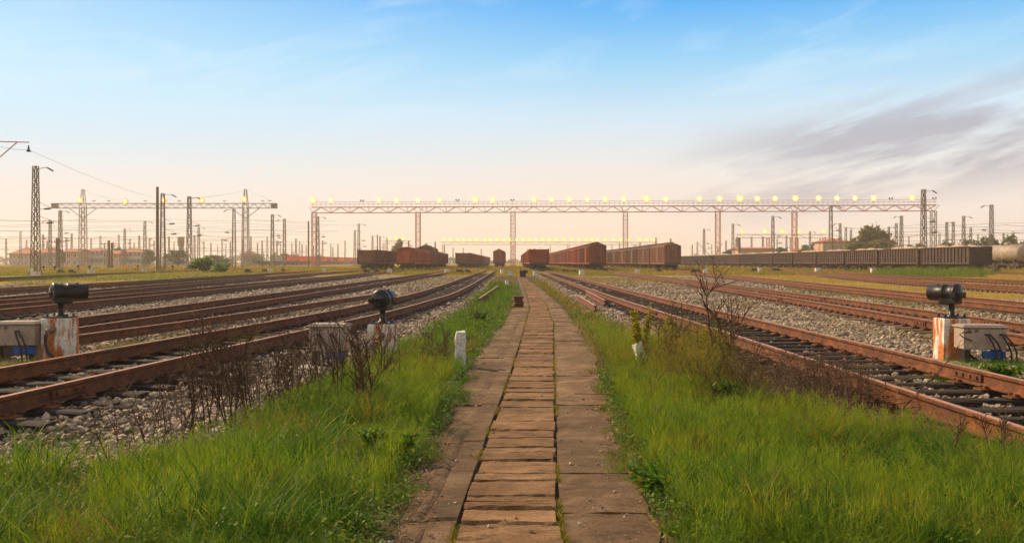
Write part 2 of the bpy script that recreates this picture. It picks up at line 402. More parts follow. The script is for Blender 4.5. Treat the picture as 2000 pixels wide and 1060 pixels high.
XL = np.array([(0, -9), (6.0, -8.0), (6.2, -3.4), (7.0, -2.55), (10, -2.25), (12.7, -2.3), (17, -1.85), (25, -1.7), (50, -1.5), (90, -2.0), (400, -2.0)])
XR = np.array([(0, 9), (5.4, 7.0), (6.4, 3.7), (7.4, 3.0), (8.5, 2.65), (10, 2.5), (14, 2.75), (18, 2.5), (31, 2.3), (51, 2.4), (90, 2.6), (400, 2.6)])
PL = np.array([(3.5, -0.68), (5.4, -0.62), (7.25, -0.58), (10.7, -0.58), (14, -0.50), (19, -0.30), (28, 0.06), (39, 0.45), (64, 0.52), (90, 0.5)])     # path outer edges
PR = np.array([(3.5, 0.78), (5.4, 0.80), (7.25, 0.86), (10.7, 1.07), (13.8, 1.29), (19, 1.45), (28, 1.58), (42, 1.60), (64, 1.35), (90, 1.05)])
CLf = np.array([(3.5, -0.31), (5.4, -0.263), (7.25, -0.186), (10.7, -0.03), (16.5, 0.19), (27.8, 0.56), (38.9, 0.66), (64, 0.68), (90, 0.62)])       # centre row of slabs
CRf = np.array([(3.5, 0.24), (5.4, 0.26), (7.25, 0.345), (10.7, 0.50), (16.5, 0.76), (20.8, 0.95), (31.4, 1.15), (46, 1.18), (64, 1.10), (90, 0.92)])
def ev(T, d): return np.interp(d, T[:, 0], T[:, 1])

def ss(a, b, x):
    t = np.clip((x - a) / (b - a), 0, 1); return t * t * (3 - 2 * t)
def vnoise(x, y, s, seed=0):
    """smooth value noise in plan"""
    r = np.random.default_rng(100 + seed); T = r.random((128, 128))
    u = x / s + 1000.0; v = y / s + 1000.0
    iu = np.floor(u).astype(int); iv = np.floor(v).astype(int); fu = u - iu; fv = v - iv
    fu = fu * fu * (3 - 2 * fu); fv = fv * fv * (3 - 2 * fv)
    g = lambda a, b: T[a % 128, b % 128]
    return (g(iu, iv) * (1 - fu) * (1 - fv) + g(iu + 1, iv) * fu * (1 - fv) + g(iu, iv + 1) * (1 - fu) * fv + g(iu + 1, iv + 1) * fu * fv)

def G(x, y):
    """ground height"""
    z = -0.05 + 0.05 * (vnoise(x, y, 1.1, 1) - 0.5) + 0.03 * (vnoise(x, y, 0.35, 2) - 0.5)
    z = z - 0.13 * ss(-4.6, -3.4, x - (cx('a', y) + 5.0) * 0) * ss(-1.7, -2.4, x) * ss(20, 10, y) * ss(cx('a', y) + 1.2, cx('a', y) + 1.6, x)
    inp = ss(ev(PL, y) - 0.25, ev(PL, y), x) * ss(ev(PR, y) + 0.25, ev(PR, y), x) * ss(92, 88, y)
    z = z * (1 - inp) + (-0.026) * inp
    far = ss(95, 140, y)
    z = z * (1 - far) + far * (0.05 + 0.25 * (vnoise(x, y, 14, 3) - 0.5))
    return z

# ------------------------------------------------------------------ ground sheet
def axis_steps(parts):
    out = []
    for a, b, s in parts: out.append(np.arange(a, b, s))
    return np.concatenate(out + [np.array([parts[-1][1]])])
gx = axis_steps([(-1500, -300, 100), (-300, -60, 12), (-60, -20, 1.6), (-20, -7, 0.4), (-7, 7, 0.11), (7, 20, 0.4), (20, 60, 1.6), (60, 300, 12), (300, 1500, 100)])
gy = axis_steps([(-300, -10, 30), (-10, 3, 1.0), (3, 16, 0.11), (16, 40, 0.3), (40, 110, 1.2), (110, 300, 8), (300, 1600, 80)])
X, Y = np.meshgrid(gx, gy)
Z = G(X, Y)
nx, ny = len(gx), len(gy)
idx = np.arange(nx * ny).reshape(ny, nx)
Q = np.stack([idx[:-1, :-1], idx[:-1, 1:], idx[1:, 1:], idx[1:, :-1]], -1).reshape(-1, 4)
ground = np_mesh('ground', np.stack([X, Y, Z], -1).reshape(-1, 3), Q, 'ground', True)
struct(ground)
bed = np.zeros_like(X)
for k in TR:
    wd = 1.25 if k in 'ag' else 1.0
    bed = np.maximum(bed, ss(wd + 0.35, wd - 0.25, np.abs(X - cx(k, Y))) * (Y > CL[k][0][0]))
soil = ss(ev(XL, Y) - 0.3, ev(XL, Y) + 0.3, X) * ss(ev(XR, Y) + 0.3, ev(XR, Y) - 0.3, X)
fld = np.maximum(ss(88, 108, Y + 10 * vnoise(X, Y, 9, 5)), ss(27, 31, np.abs(X + 2)))
fld = np.maximum(fld, ss(-25, -27, X) * ss(50, 60, Y)); fld = np.maximum(fld, ss(17, 19.5, X) * ss(30, 40, Y))
ca = ground.data.color_attributes.new('zone', 'FLOAT_COLOR', 'POINT')
ca.data.foreach_set('color', np.stack([bed, soil, fld, np.ones_like(bed)], -1).astype(np.float32).ravel())

# ------------------------------------------------------------------ ballast stones
def scatter_stones(name, x, y, z, size, mat='stone'):
    n = len(x)
    t = (1 + 5 ** .5) / 2
    ico = np.array([(-1, t, 0), (1, t, 0), (-1, -t, 0), (1, -t, 0), (0, -1, t), (0, 1, t), (0, -1, -t), (0, 1, -t), (t, 0, -1), (t, 0, 1), (-t, 0, -1), (-t, 0, 1)], float) / 1.9
    fc = np.array([(0, 11, 5), (0, 5, 1), (0, 1, 7), (0, 7, 10), (0, 10, 11), (1, 5, 9), (5, 11, 4), (11, 10, 2), (10, 7, 6), (7, 1, 8), (3, 9, 4), (3, 4, 2), (3, 2, 6), (3, 6, 8), (3, 8, 9), (4, 9, 5), (2, 4, 11), (6, 2, 10), (8, 6, 7), (9, 8, 1)])
    V = ico[None] * (0.58 + 0.80 * rng.random((n, 12, 1)))
    V = V * (np.stack([0.8 + 0.7 * rng.random(n), 0.7 + 0.5 * rng.random(n), 0.5 + 0.35 * rng.random(n)], -1) * size[:, None] * 0.5)[:, None, :]
    a = rng.random(n) * 6.283; tl = (rng.random(n) - .5) * 1.4
    ca_, sa = np.cos(a)[:, None], np.sin(a)[:, None]; ct, st = np.cos(tl)[:, None], np.sin(tl)[:, None]
    px_, py_, pz_ = V[..., 0], V[..., 1], V[..., 2]
    px_, pz_ = px_ * ct - pz_ * st, px_ * st + pz_ * ct
    px_, py_ = px_ * ca_ - py_ * sa, px_ * sa + py_ * ca_
    V = np.stack([px_ + x[:, None], py_ + y[:, None], pz_ + z[:, None]], -1).reshape(-1, 3)
    Fq = (fc[None] + (np.arange(n) * 12)[:, None, None]).reshape(-1, 3)
    return np_mesh(name, V, Fq, mat)
sx, sy, szz = [], [], []
def band(d0, d1, dens, s0, s1):
    wmax = 0.62 * d1 + 1.5
    n = int(dens * 2 * wmax * (d1 - d0))
    x = (rng.random(n) * 2 - 1) * wmax; y = d0 + rng.random(n) * (d1 - d0)
    keep = (np.abs(x) < 0.62 * y + 1.2) & (np.abs(x + 0) < 33)
    xl, xr = ev(XL, y), ev(XR, y)
    inv = (x > xl + 0.15) & (x < xr - 0.15)
    fr = np.clip(np.minimum(x - xl, xr - x) / 0.5, 0, 1)
    keep &= ~inv | (rng.random(n) < 0.35 * (1 - fr))
    keep &= ~((x > ev(PL, y) - 0.02) & (x < ev(PR, y) + 0.02))
    for k in TR:
        d = np.abs(x - cx(k, y))
        on = (d < 1.22) & (y > CL[k][0][0])
        keep &= ~on | (rng.random(n) < (0.30 if k in 'ag' else 0.22)) & (np.abs(d - 0.72) > 0.09)
    pt = vnoise(x, y, 3.2, 9)
    keep &= (pt > 0.26) | (rng.random(n) < 0.4)
    keep &= ~((x > 17.5) & (y > 34)) & ~((x < -25.5) & (y > 55) & (y < 200) & (vnoise(x, y, 6, 8) > 0.3))
    x, y = x[keep], y[keep]
    s = s0 + (s1 - s0) * rng.random(len(x)) ** 2
    sx.append(x); sy.append(y); szz.append(s)
band(5.2, 13, 560, 0.026, 0.085)
band(13, 22, 210, 0.04, 0.095)
band(22, 40, 95, 0.05, 0.12)
band(40, 85, 20, 0.08, 0.17)
x = np.concatenate(sx); y = np.concatenate(sy); s = np.concatenate(szz)
tag(scatter_stones('gravel', x, y, G(x, y) + 0.2 * s, s), 'pale grey crushed stone ballast between the rusty tracks', 'gravel', kind='stuff')

gn = 5200; y = 4 + 18 * rng.random(gn) ** 1.4; u = rng.random(gn); x = ev(PL, y) + (ev(PR, y) - ev(PL, y)) * u
edge = np.minimum(u, 1 - u); kp = (rng.random(gn) < np.exp(-edge * 9) + .10) & (vnoise(x, y, .4, 55) > .35); x, y = x[kp], y[kp]; s = .006 + .022 * rng.random(len(x)) ** 3
tag(scatter_stones('grit', x, y, np.full(len(x), .004), s), 'loose grit and small stones strewn over the path', 'gravel', kind='stuff')
# ------------------------------------------------------------------ path (centre slabs, side slabs)
def slab(mb, c4, z0, z1, gap=0.012, cham=0.012, jit=0.004):
    """slab from plan corners (near-left, near-right, far-right, far-left)"""
    c = np.array(c4, float); m = c.mean(0)
    u = c + (m - c) / np.linalg.norm(m - c, axis=1)[:, None] * gap
    t = u + (m - u) / np.linalg.norm(m - u, axis=1)[:, None] * cham
    zz = [z1 + random.uniform(-jit, jit) for _ in range(4)]
    vs = [(p[0], p[1], z0) for p in u] + [(p[0], p[1], zz[i] - cham) for i, p in enumerate(u)] + [(p[0], p[1], zz[i]) for i, p in enumerate(t)]
    fs = []
    for r in (0, 4):
        for i in range(4):
            j = (i + 1) % 4; fs.append((r + i, r + j, r + 4 + j, r + 4 + i))
    fs.append((8, 9, 10, 11)); mb.add(vs, fs)
def worn(mb, xl0, xr0, xr1, xl1, d, e, sk, z, gap):
    """cover slab with chipped front and back edges"""
    n = 9; ys = []
    rows = []
    for kx in (0, 1, 2, 3):
        row = []
        for i in range(n + 1):
            t = i / n; a = xl0 + (xr0 - xl0) * t; b = xl1 + (xr1 - xl1) * t; tw = sk * (2 * t - 1)
            chip = abs(random.gauss(0, .007)) + (.02 if random.random() < .06 else 0)
            if kx == 0: row.append((a, d + tw + gap * .5 + chip, z - .020))
            elif kx == 1: row.append((a, d + tw + gap * .5 + chip + .014, z + random.uniform(-.004, .002)))
            elif kx == 2: row.append((b, e + tw - gap * .5 - chip - .014, z + random.uniform(-.004, .002)))
            else: row.append((b, e + tw - gap * .5 - chip, z - .020))
        rows.append(row)
    low = [[(p[0], p[1], -.09) for p in rows[0]], [(p[0], p[1], -.09) for p in rows[3]]]
    V_ = low[0] + rows[0] + rows[1] + rows[2] + rows[3] + low[1]; m = n + 1; fs = []
    for r_ in range(5):
        for i in range(n): fs.append((r_ * m + i, r_ * m + i + 1, (r_ + 1) * m + i + 1, (r_ + 1) * m + i))
    fs.append(tuple(r_ * m for r_ in range(6))); fs.append(tuple(r_ * m + n for r_ in range(6))[::-1])
    mb.add(V_, fs)
mb = MB()
d = 3.6
while d < 86:
    L = random.choice([0.14, 0.2, 0.26, 0.30, 0.38, 0.42]) * (1.0 if d < 14 else 1.25)
    e = d + L; sk = random.uniform(-0.02, 0.02); o1, o2 = random.uniform(-.012, .012), random.uniform(-.012, .012)
    worn(mb, ev(CLf, d) + .004 + o1, ev(CRf, d) - .004 + o2, ev(CRf, e) - .004 + o2, ev(CLf, e) + .004 + o1, d, e, sk, 0.004 + random.uniform(-0.010, 0.008), random.choice([.006, .008, .012, .02]))
    d = e
mb.cur = 1
def ragged(mb, inner0, inner1, outer0, outer1, d, e, z, sgn):
    """apron piece with a broken outer edge"""
    n = 5; vs = []; fs = []
    for i in range(n + 1):
        t = i / n; yy = d + (e - d) * (0.006 + .988 * t)
        xi = inner0 + (inner1 - inner0) * t; xo = outer0 + (outer1 - outer0) * t + sgn * random.uniform(-.06, .03)
        for q in range(5):
            u = q / 4; x = xi + (xo - xi) * u
            vs.append((x, yy, z + random.uniform(-.006, .006) - (0.012 if i in (0, n) or q in (0, 4) else 0)))
        vs.append((xo + sgn * .02, yy, -.1)); vs.append((xi, yy, -.1))
    for i in range(n):
        for q in range(7):
            q2 = (q + 1) % 7; f = (i * 7 + q, i * 7 + q2, (i + 1) * 7 + q2, (i + 1) * 7 + q)
            fs.append(f if sgn > 0 else f[::-1])
    fs.append(tuple(range(7)) if sgn < 0 else tuple(range(7))[::-1]); 
    mb.add(vs, fs)
for side in (0, 1):
    d = 3.6
    while d < 84:
        L = random.uniform(0.9, 2.6); e = d + L; z = -.001 + random.uniform(-.008, .007)
        if random.random() < .05 and d > 8: d += random.uniform(.2, .5); continue
        if side == 0:
            b0, b1 = ev(CLf, d) - 0.022, ev(CLf, e) - 0.022; a0, a1 = ev(PL, d), ev(PL, e)
            if b0 - a0 > 0.24 and d < 22:
                slab(mb, [(b0 - .16, d), (b0, d), (b1, e), (b1 - .16, e)], -0.09, z + .002, 0.004, .018, .008)
                ragged(mb, b0 - .166, b1 - .166, a0, a1, d + random.uniform(-.0, .02), e, z - .006, -1)
            else: ragged(mb, b0, b1, a0, a1, d, e, z, -1)
        else:
            ragged(mb, ev(CRf, d) + 0.018, ev(CRf, e) + 0.018, ev(PR, d), ev(PR, e), d, e, z, 1)
        d = e
path = struct(mb.build('path', ['path_slab', 'path_apron']))

# ------------------------------------------------------------------ rails, sleepers
PROF = [(-0.065, 0), (0.065, 0), (0.065, 0.014), (0.012, 0.034), (0.010, 0.115), (0.035, 0.130), (0.036, 0.158), (0.028, 0.165), (-0.028, 0.165), (-0.036, 0.158), (-0.035, 0.130), (-0.010, 0.115), (-0.012, 0.034), (-0.065, 0.014)]
def rail_mesh(name, P, parent, z0=0.035):
    """I-section swept along plan points P; the running surface is worn brighter"""
    P = np.array(P); n = len(P); k = len(PROF)
    T = np.gradient(P, axis=0); T /= np.linalg.norm(T, axis=1)[:, None]
    Nn = np.stack([T[:, 1], -T[:, 0]], -1)
    V = np.zeros((n, k, 3))
    for j, (u, w) in enumerate(PROF):
        V[:, j, 0] = P[:, 0] + Nn[:, 0] * u; V[:, j, 1] = P[:, 1] + Nn[:, 1] * u; V[:, j, 2] = z0 + w
    fs = []; mi = []
    i = np.arange(n - 1)[:, None]; j = np.arange(k)[None]; j2 = (j + 1) % k
    Qf = np.stack([i * k + j, i * k + j2, (i + 1) * k + j2, (i + 1) * k + j], -1).reshape(-1, 4)
    o = np_mesh(name, V.reshape(-1, 3), Qf, 'rail_rust', False, parent)
    o.data.materials.append(M['rail_head'])
    mi = np.tile(np.array([1 if q == 7 else 0 for q in range(k)], dtype=np.int32), n - 1)
    o.data.polygons.foreach_set('material_index', mi); o.data.update()
    return o
def rail_pts(k, off, d0, d1):
    dd = np.concatenate([np.arange(d0, min(60, d1), 0.5), np.arange(max(60, d0), d1 + .1, 3.0)])
    return np.stack([cx(k, dd) + off, dd], -1)
def sleeper_proto(name, mat, L=2.5, seed=0):
    r = random.Random(seed); mb = MB()
    w, h = 0.21, 0.17
    ys = np.linspace(-L / 2, L / 2, 7); vs = []; fs = []
    for i, q in enumerate(ys):
        e = 0.012 if i in (0, 6) else 0
        for (a, b) in ((-w / 2, -h), (w / 2, -h), (w / 2, -0.015), (w / 2 - 0.02, 0), (-w / 2 + 0.02, 0), (-w / 2, -0.015)):
            vs.append((q + r.uniform(-.004, .004), a + r.uniform(-.008, .008), b + r.uniform(-.006, .006) - (e if b > -0.1 else 0)))
    for i in range(6):
        for j in range(6):
            j2 = (j + 1) % 6; fs.append((i * 6 + j, (i + 1) * 6 + j, (i + 1) * 6 + j2, i * 6 + j2))
    fs.append(tuple(range(6))); fs.append(tuple(range(36, 42))[::-1])
    mb.add(vs, fs); o = mb.build(name, mat); COL.objects.unlink(o)
    return o
SLP = [sleeper_proto('sleeper', 'sleeper_wood', 2.5, q) for q in range(4)]
SLG = [sleeper_proto('sleeper', 'sleeper_grey', 2.5, q + 9) for q in range(4)]
def fasten_proto():
    mb = MB()
    mb.box((0, 0, 0.012), (0.34, 0.17, 0.022), bev=0.006)
    for sx_ in (-1, 1):
        for sy_ in (-1, 1):
            mb.lathe((sx_ * 0.10, sy_ * 0.05, 0.02), (0, 0, 1), [(0, 0.02), (0.03, 0.02), (0.035, 0.012)], 6, False)
        mb.box((sx_ * 0.085, 0, 0.03), (0.05, 0.09, 0.018), Matrix.Rotation(sx_ * 0.35, 3, 'Y'))
    return mb
def track(k, label, d0, d1, d_sl, parts, pitch=0.58, wood=True, gauge=0.72, group='rusty railway tracks'):
    t = thing('railway_track', label, 'railway track', (0, 0, 0), 0, group)
    rails = [rail_mesh('rail', rail_pts(k, sgn * (gauge + 0.03), d0, d1), t) for sgn in (-1, 1)]
    protos = SLP if wood else SLG
    n = 0; d = max(d0, d_sl[0]); rest = MB(); fz = MB(); fp = fasten_proto()
    while d < d_sl[1]:
        x = float(cx(k, d)); hd = math.atan2(float(cx(k, d + .5) - cx(k, d - .5)), 1.0)
        if n < parts:
            c = protos[n % 4].copy(); COL.objects.link(c); c.parent = t
            c.location = (x + random.uniform(-.05, .05), d, 0.014 + random.uniform(-.008, .004)); c.rotation_euler = (0, 0, -hd + random.uniform(-.02, .02))
            for sgn in (-1, 1):
                rot = Matrix.Rotation(-hd, 3, 'Z'); o = Vector((x + sgn * (gauge + 0.03), d, 0.012))
                fz.add([rot @ Vector(p) + o for p in fp.v], fp.f)
        else:
            rest.box((x, d, -0.07), (2.5, 0.22, 0.17), Matrix.Rotation(-hd, 3, 'Z'))
        n += 1; d += pitch
    if fz.v: fz.build('fastenings', 'rail_rust', t)['kind'] = 'stuff'
    if rest.v: rest.build('sleepers', 'sleeper_wood' if wood else 'sleeper_grey', t)['kind'] = 'stuff'
    return t, rails
GRT = None
ta, ra = track('a', 'rusty track curving away just left of the concrete path, dark timber sleepers', 2.5, 420, (4.5, 110), 98, group=None)
tb, rb = track('b', 'rusty track second to the left of the path, behind the centre dwarf signal', 4, 420, (8, 100), 60, group=None)
tc, rc = track('c', 'rusty track third to the left of the concrete path', 6, 420, (12, 90), 0, group=None)
td, rd = track('d', 'rusty track fourth to the left of the concrete path', 8, 420, (16, 90), 0, group=None)
te, re_ = track('e', 'rusty track beside the green grass patch, fifth left of the path', 10, 420, (20, 90), 0, group=None)
tf, rf = track('f', 'faint rusty track beyond the green grass patch, farthest on the left', 32, 420, (36, 90), 0, group=None)
tg, rg = track('g', 'rusty track just right of the concrete path, with dark timber sleepers', 2.5, 420, (4.5, 110), 98, group=None)
th, rh = track('h', 'rusty track second to the right of the path, greyish sleepers behind the right signal', 4, 420, (9, 110), 98, 0.56, False, group=None)
ti, ri = track('i', 'rusty track third to the right of the concrete path, ending at a boxcar row', 8, 420, (20, 100), 0, 0.58, False, group=None)
tj, rj = track('j', 'rusty track in yellow grass, fourth to the right of the path', 12, 420, (30, 90), 0, 0.58, False, group=None)
tk, rk = track('k', 'rusty track in grass on the far right, fifth from the path', 14, 420, (40, 90), 0, 0.58, False, group=None)
tl, rl = track('l', 'far right track carrying the long row of loaded gondolas', 22, 420, (40, 60), 0, 0.58, False, group=None)
# diverging single rail of the turnout left of track a
pp = [(-60, 683), (60, 667), (156, 653), (350, 628), (500, 607), (657, 584), (731, 574)]
pts = np.array([gp(a, b, 0.2) for a, b in pp]); o_ = np.argsort(pts[:, 1]); pts = pts[o_]
dd = np.arange(pts[0, 1], pts[-1, 1], 0.5)
tt = thing('turnout_rail', 'single rusty rail diverging between the two nearest left tracks', 'rail')
rail_mesh('rail', np.stack([np.interp(dd, pts[:, 1], pts[:, 0]), dd], -1), tt)
# fishplates at rail joints
for rails, k, ds in ((ra, 'a', (9.0, 21.5)), (rg, 'g', (10.2, 22.7)), (rh, 'h', (19.0, 31.5))):
    for si, sgn in enumerate((-1, 1)):
        for d in ds:
            x = float(cx(k, d)) + sgn * 0.75; hd = math.atan2(float(cx(k, d + .5) - cx(k, d - .5)), 1.0)
            mb = MB(); rot = Matrix.Rotation(-hd, 3, 'Z')
            for q in (-1, 1):
                mb.box(rot @ Vector((q * 0.024, 0, 0)), (0.024, 0.62, 0.075), rot)
                for b in (-0.23, -0.08, 0.08, 0.23): mb.box(rot @ Vector((q * 0.044, b, 0)), (0.02, 0.032, 0.032), rot)
            mb.build('fishplate', 'rail_rust', rails[si], (x, d, 0.115))
# spare rails lying loose
def spare(label, a, b, lift=0.0):
    t = thing('spare_rail', label, 'rail')
    P = np.stack([np.linspace(a[0], b[0], 12), np.linspace(a[1], b[1], 12)], -1)
    rail_mesh('rail', P, t, -0.02 + lift)
spare('loose rusty rail lying on gravel near the right track, the longer brighter one', (2.95, 28.3), (3.1, 37.5), 0.06)
spare('loose dark rusty rail half sunk in grass right of the path', (2.42, 26.0), (2.5, 34.5))
spare('thin loose rusty rail in grass left of the path', (-1.15, 31.0), (-0.75, 48))

# ------------------------------------------------------------------ dwarf signals
def dwarf_signal(label, loc, yaw, hood, conduit):
    """yaw: bearing of the lamp's round face from the viewer's direction; hood = length"""
    t = thing('dwarf_signal', label, 'signal', loc)
    mb = MB(); w = 0.40
    mb.box((0, 0, 0.25), (w, 0.34, 0.66), bev=0.018, taper=0.96)
    rr = random.Random(loc[0]); 
    mb.v = [(p[0] + rr.uniform(-.008, .008), p[1] + rr.uniform(-.006, .006), p[2] + rr.uniform(-.004, .004)) for p in mb.v]
    mb.build('base_block', 'stained_base', t)
    z = 0.58
    mb = MB(); mb.box((0, 0, z + 0.010), (0.36, 0.28, 0.018), bev=0.004)
    for a in (-1, 1):
        for b in (-1, 1): mb.lathe((a * .14, b * .10, z + 0.016), (0, 0, 1), [(0, .016), (.03, .016), (.04, .008)], 6, False)
    mb.build('base_plate', 'black_iron', t)
    mb = MB(); mb.lathe((0, 0, z + 0.018), (0, 0, 1), [(0, 0.075), (0.02, 0.07), (0.03, 0.046), (0.19, 0.042), (0.20, 0.06), (0.225, 0.06)], 14)
    mb.build('post', 'black_iron', t)
    ax = Vector((math.sin(yaw), -math.cos(yaw), 0.0)); side = Vector((math.cos(yaw), math.sin(yaw), 0))
    zc = z + 0.365
    rot = Matrix((side, -ax, Vector((0, 0, 1)))).transposed()
    mb = MB()
    c = Vector((0, 0, zc))
    mb.lathe(c + ax * 0.12, -ax, [(-0.012, 0.05), (0, 0.105), (0.012, 0.135), (0.05, 0.140), (0.06, 0.128), (0.20, 0.124), (0.205, 0.132), (0.225, 0.132), (0.23, 0.122)], 24)
    mb.box(c - ax * 0.02 + Vector((0, 0, -0.115)), (0.21, 0.24, 0.10), rot, bev=0.015)
    mb.box(c + ax * 0.10 + side * 0.145 + Vector((0, 0, -0.03)), (0.05, 0.05, 0.09), rot, bev=0.008)
    mb.box(c + ax * 0.10 - side * 0.145 + Vector((0, 0, -0.03)), (0.05, 0.05, 0.07), rot, bev=0.008)
    mb.build('signal_head', 'black_iron', t)
    mb = MB()
    mb.lathe(c - ax * 0.11, -ax, [(0, 0.120), (hood, 0.118), (hood + .003, 0.108), (0.02, 0.106)], 24)
    mb.lathe(c - ax * 0.22 + Vector((0, 0, 0.112)), (0, 0, 1), [(0, 0.02), (0.02, 0.02), (0.024, 0.012)], 8)
    mb.build('hood', 'black_iron', t)
    mb = MB(); mb.lathe(c + ax * 0.132, ax, [(0, 0.085), (0.012, 0.07), (0.018, 0.03), (0.020, 0.001)], 20); mb.build('lens', 'glass_dark', t)
    # conduit elbow and hose on the front face
    mb = MB(); cxn = conduit
    mb.tube([(cxn + .03, -0.17, 0.42), (cxn + .02, -0.235, 0.42), (cxn - .02, -0.245, 0.40), (cxn - .03, -0.245, 0.34)], [0.036, 0.036, 0.034, 0.032], 10)
    mb.lathe((cxn + .03, -0.165, 0.42), (0, -1, 0), [(0, 0.052), (0.02, 0.052), (0.022, 0.036)], 12)
    mb.build('conduit_elbow', 'steel_pale', t)
    mb = MB(); s = -1 if cxn < 0 else 1
    mb.tube([(cxn - .03, -0.245, 0.345), (cxn - .03, -0.26, 0.22), (cxn + .02, -0.28, 0.10), (cxn + .12, -0.30, 0.02), (cxn + .16, -0.34, -0.01), (cxn + .02, -0.38, -0.015), (cxn - .12, -0.38, 0.0)], 0.021, 8)
    mb.build('hose', 'rubber', t)
    return t
sig_l = dwarf_signal('black dwarf signal at far left on orange stained block beside grey box', (-6.55, 13.0, 0.02), R(-52), 0.24, -0.06)
sig_c = dwarf_signal('black dwarf signal with orange side stripe between the path and left track', (-1.90, 13.15, -0.08), R(-14), 0.16, -0.02)
sig_r = dwarf_signal('black dwarf signal at far right behind grey cable box', (6.50, 13.25, 0.0), R(34), 0.22, 0.05)
mb = MB(); c = Vector((0, 0, 0.945)); ax = Vector((math.sin(R(-14)), -math.cos(R(-14)), 0)); sd = Vector((math.cos(R(-14)), math.sin(R(-14)), 0))
for q in range(5):
    an = R(-8 - q * 8); an2 = R(-8 - (q + 1) * 8)
    vs = []
    for a_ in (an, an2):
        for tt_ in (0.115, 0.25): vs.append(c + sd * math.cos(a_) * 0.1235 + Vector((0, 0, math.sin(a_) * 0.1235 + 0.05)) - ax * tt_)
    mb.add(vs, [(0, 1, 3, 2)])
mb.build('stripe', 'orange_paint', sig_c)

# ------------------------------------------------------------------ cable boxes
def cable_box(label, loc, w, h, rotz, cables, hoop):
    t = thing('cable_box', label, 'cable box', loc, rotz)
    zb = 0.22; dpt = 0.34
    mb = MB(); mb.box((0, 0, zb + h / 2), (w, dpt, h), bev=0.012); mb.build('body', 'box_grey', t)
    mb = MB(); mb.box((0, 0, zb + h + 0.018), (w + 0.05, dpt + 0.06, 0.030), bev=0.012)
    mb.box((0, 0, zb + h + 0.041), (w - 0.02, dpt - 0.02, 0.016), bev=0.007); mb.build('lid', 'box_grey', t)
    for a in (-1, 1):
        mb = MB(); mb.box((a * (w / 2 - 0.07), 0, zb / 2 - 0.06), (0.07, 0.22, zb + 0.12)); mb.build('leg', 'black_iron', t)
    mb = MB(); mb.box((w * 0.22, -dpt / 2 + 0.03, zb - 0.07), (w * 0.55, 0.016, 0.11), bev=0.004); mb.build('nameplate', 'box_blue', t)
    mb = MB()
    for q in (-0.36, -0.2):
        mb.lathe((w * q, -dpt / 2 - 0.002, zb + h - 0.03), (0, -1, 0), [(0, 0.022), (0.02, 0.022), (0.024, 0.014), (0.05, 0.012)], 8)
    mb.build('latch', 'steel_pale', t)
    mb = MB()
    for q in cables:
        for e in (0, 0.035):
            x0 = w * q + e
            mb.tube([(x0, -dpt / 2 + .01, zb + h * 0.72), (x0 + .01, -dpt / 2 - .05, zb + h * 0.72), (x0 + .06 + e, -dpt / 2 - .09, zb + h * 0.35), (x0 + .11 + e, -dpt / 2 - .10, zb - 0.02), (x0 + .12 + e, -dpt / 2 - .08, 0.02), (x0 + .13, -dpt / 2 - .05, -0.10)], 0.0125, 7)
    mb.build('cables', 'rubber', t)
    if hoop:
        mb = MB(); mb.tube([(-w * .32, -dpt / 2, zb + h * .82), (-w * .55, -dpt / 2 - .05, zb + h * .82), (-w * .64, -dpt / 2 - .06, zb + h * .74), (-w * .55, -dpt / 2 - .05, zb + h * .6), (-w * .32, -dpt / 2 - .02, zb + h * .42)], 0.009, 6); mb.build('wire_loop', 'rubber', t)
    return t
cable_box('grey cable box with blue plate at the left edge, beside a signal block', (-7.06, 12.85, 0.0), 0.56, 0.29, R(4), (0.05,), False)
cable_box('grey cable box with blue plate behind dead stalks, next to the centre signal', (-2.66, 13.1, -0.10), 0.54, 0.34, R(-2), (-0.28, 0.08), False)
cable_box('grey cable box with looping cables in front of the right signal', (6.66, 12.75, -0.05), 0.58, 0.30, R(-5), (0.0, 0.34), True)
mb = MB(); mb.box((0, 0, 0), (1.7, 0.5, 0.14), bev=0.015)
tag(mb.build('foundation_slab', 'concrete', None, (-2.25, 12.95, -0.17)), 'low pinkish concrete slab under the centre signal and cable box', 'slab')
mb = MB(); mb.box((0, 0, 0), (1.1, 0.7, 0.10), bev=0.015)
tag(mb.build('foundation_slab', 'concrete', None, (6.45, 13.0, -0.08)), 'low concrete slab under the right signal', 'slab')
mb = MB(); mb.box((0, 0, 0), (1.5, 0.6, 0.10), bev=0.015)
tag(mb.build('foundation_slab', 'concrete', None, (-6.75, 12.85, -0.06)), 'low concrete slab under the left signal', 'slab')

# ------------------------------------------------------------------ marker posts, blocks, small yard items
def post(label, px, py, w, h, z=0.0, tilt=(0, 0), chip=0.012):
    x, d = gp(px, py, z)
    mb = MB(); r = random.Random(px); n = 6
    vs = []; fs = []
    for i in range(n + 1):
        zz = -0.15 + (h + 0.15) * i / n; k = 0.94 if i == n else 1
        for a, b in ((-1, -1), (1, -1), (1, 1), (-1, 1)):
            vs.append((a * w / 2 * k + r.uniform(-chip, chip) * w * 4, b * w * 0.42 * k + r.uniform(-chip, chip) * w * 4, zz + (r.uniform(-chip, chip) if i == n else 0)))
    for i in range(n):
        for j in range(4):
            j2 = (j + 1) % 4; fs.append((i * 4 + j, i * 4 + j2, i * 4 + 4 + j2, i * 4 + 4 + j))
    fs.append((n * 4, n * 4 + 1, n * 4 + 2, n * 4 + 3))
    mb.add(vs, fs); o = mb.build('marker_post', 'white_concrete', None, (x, d, z)); o.rotation_euler = (tilt[0], tilt[1], R(8))
    tag(o, label, 'marker post')
post('tall white painted concrete marker post in grass left of the path', 898, 716, 0.135, 0.475, 0, (0, R(1.5)))
post('small distant white marker post at the left side of the path', 990, 558, 0.19, 0.34)
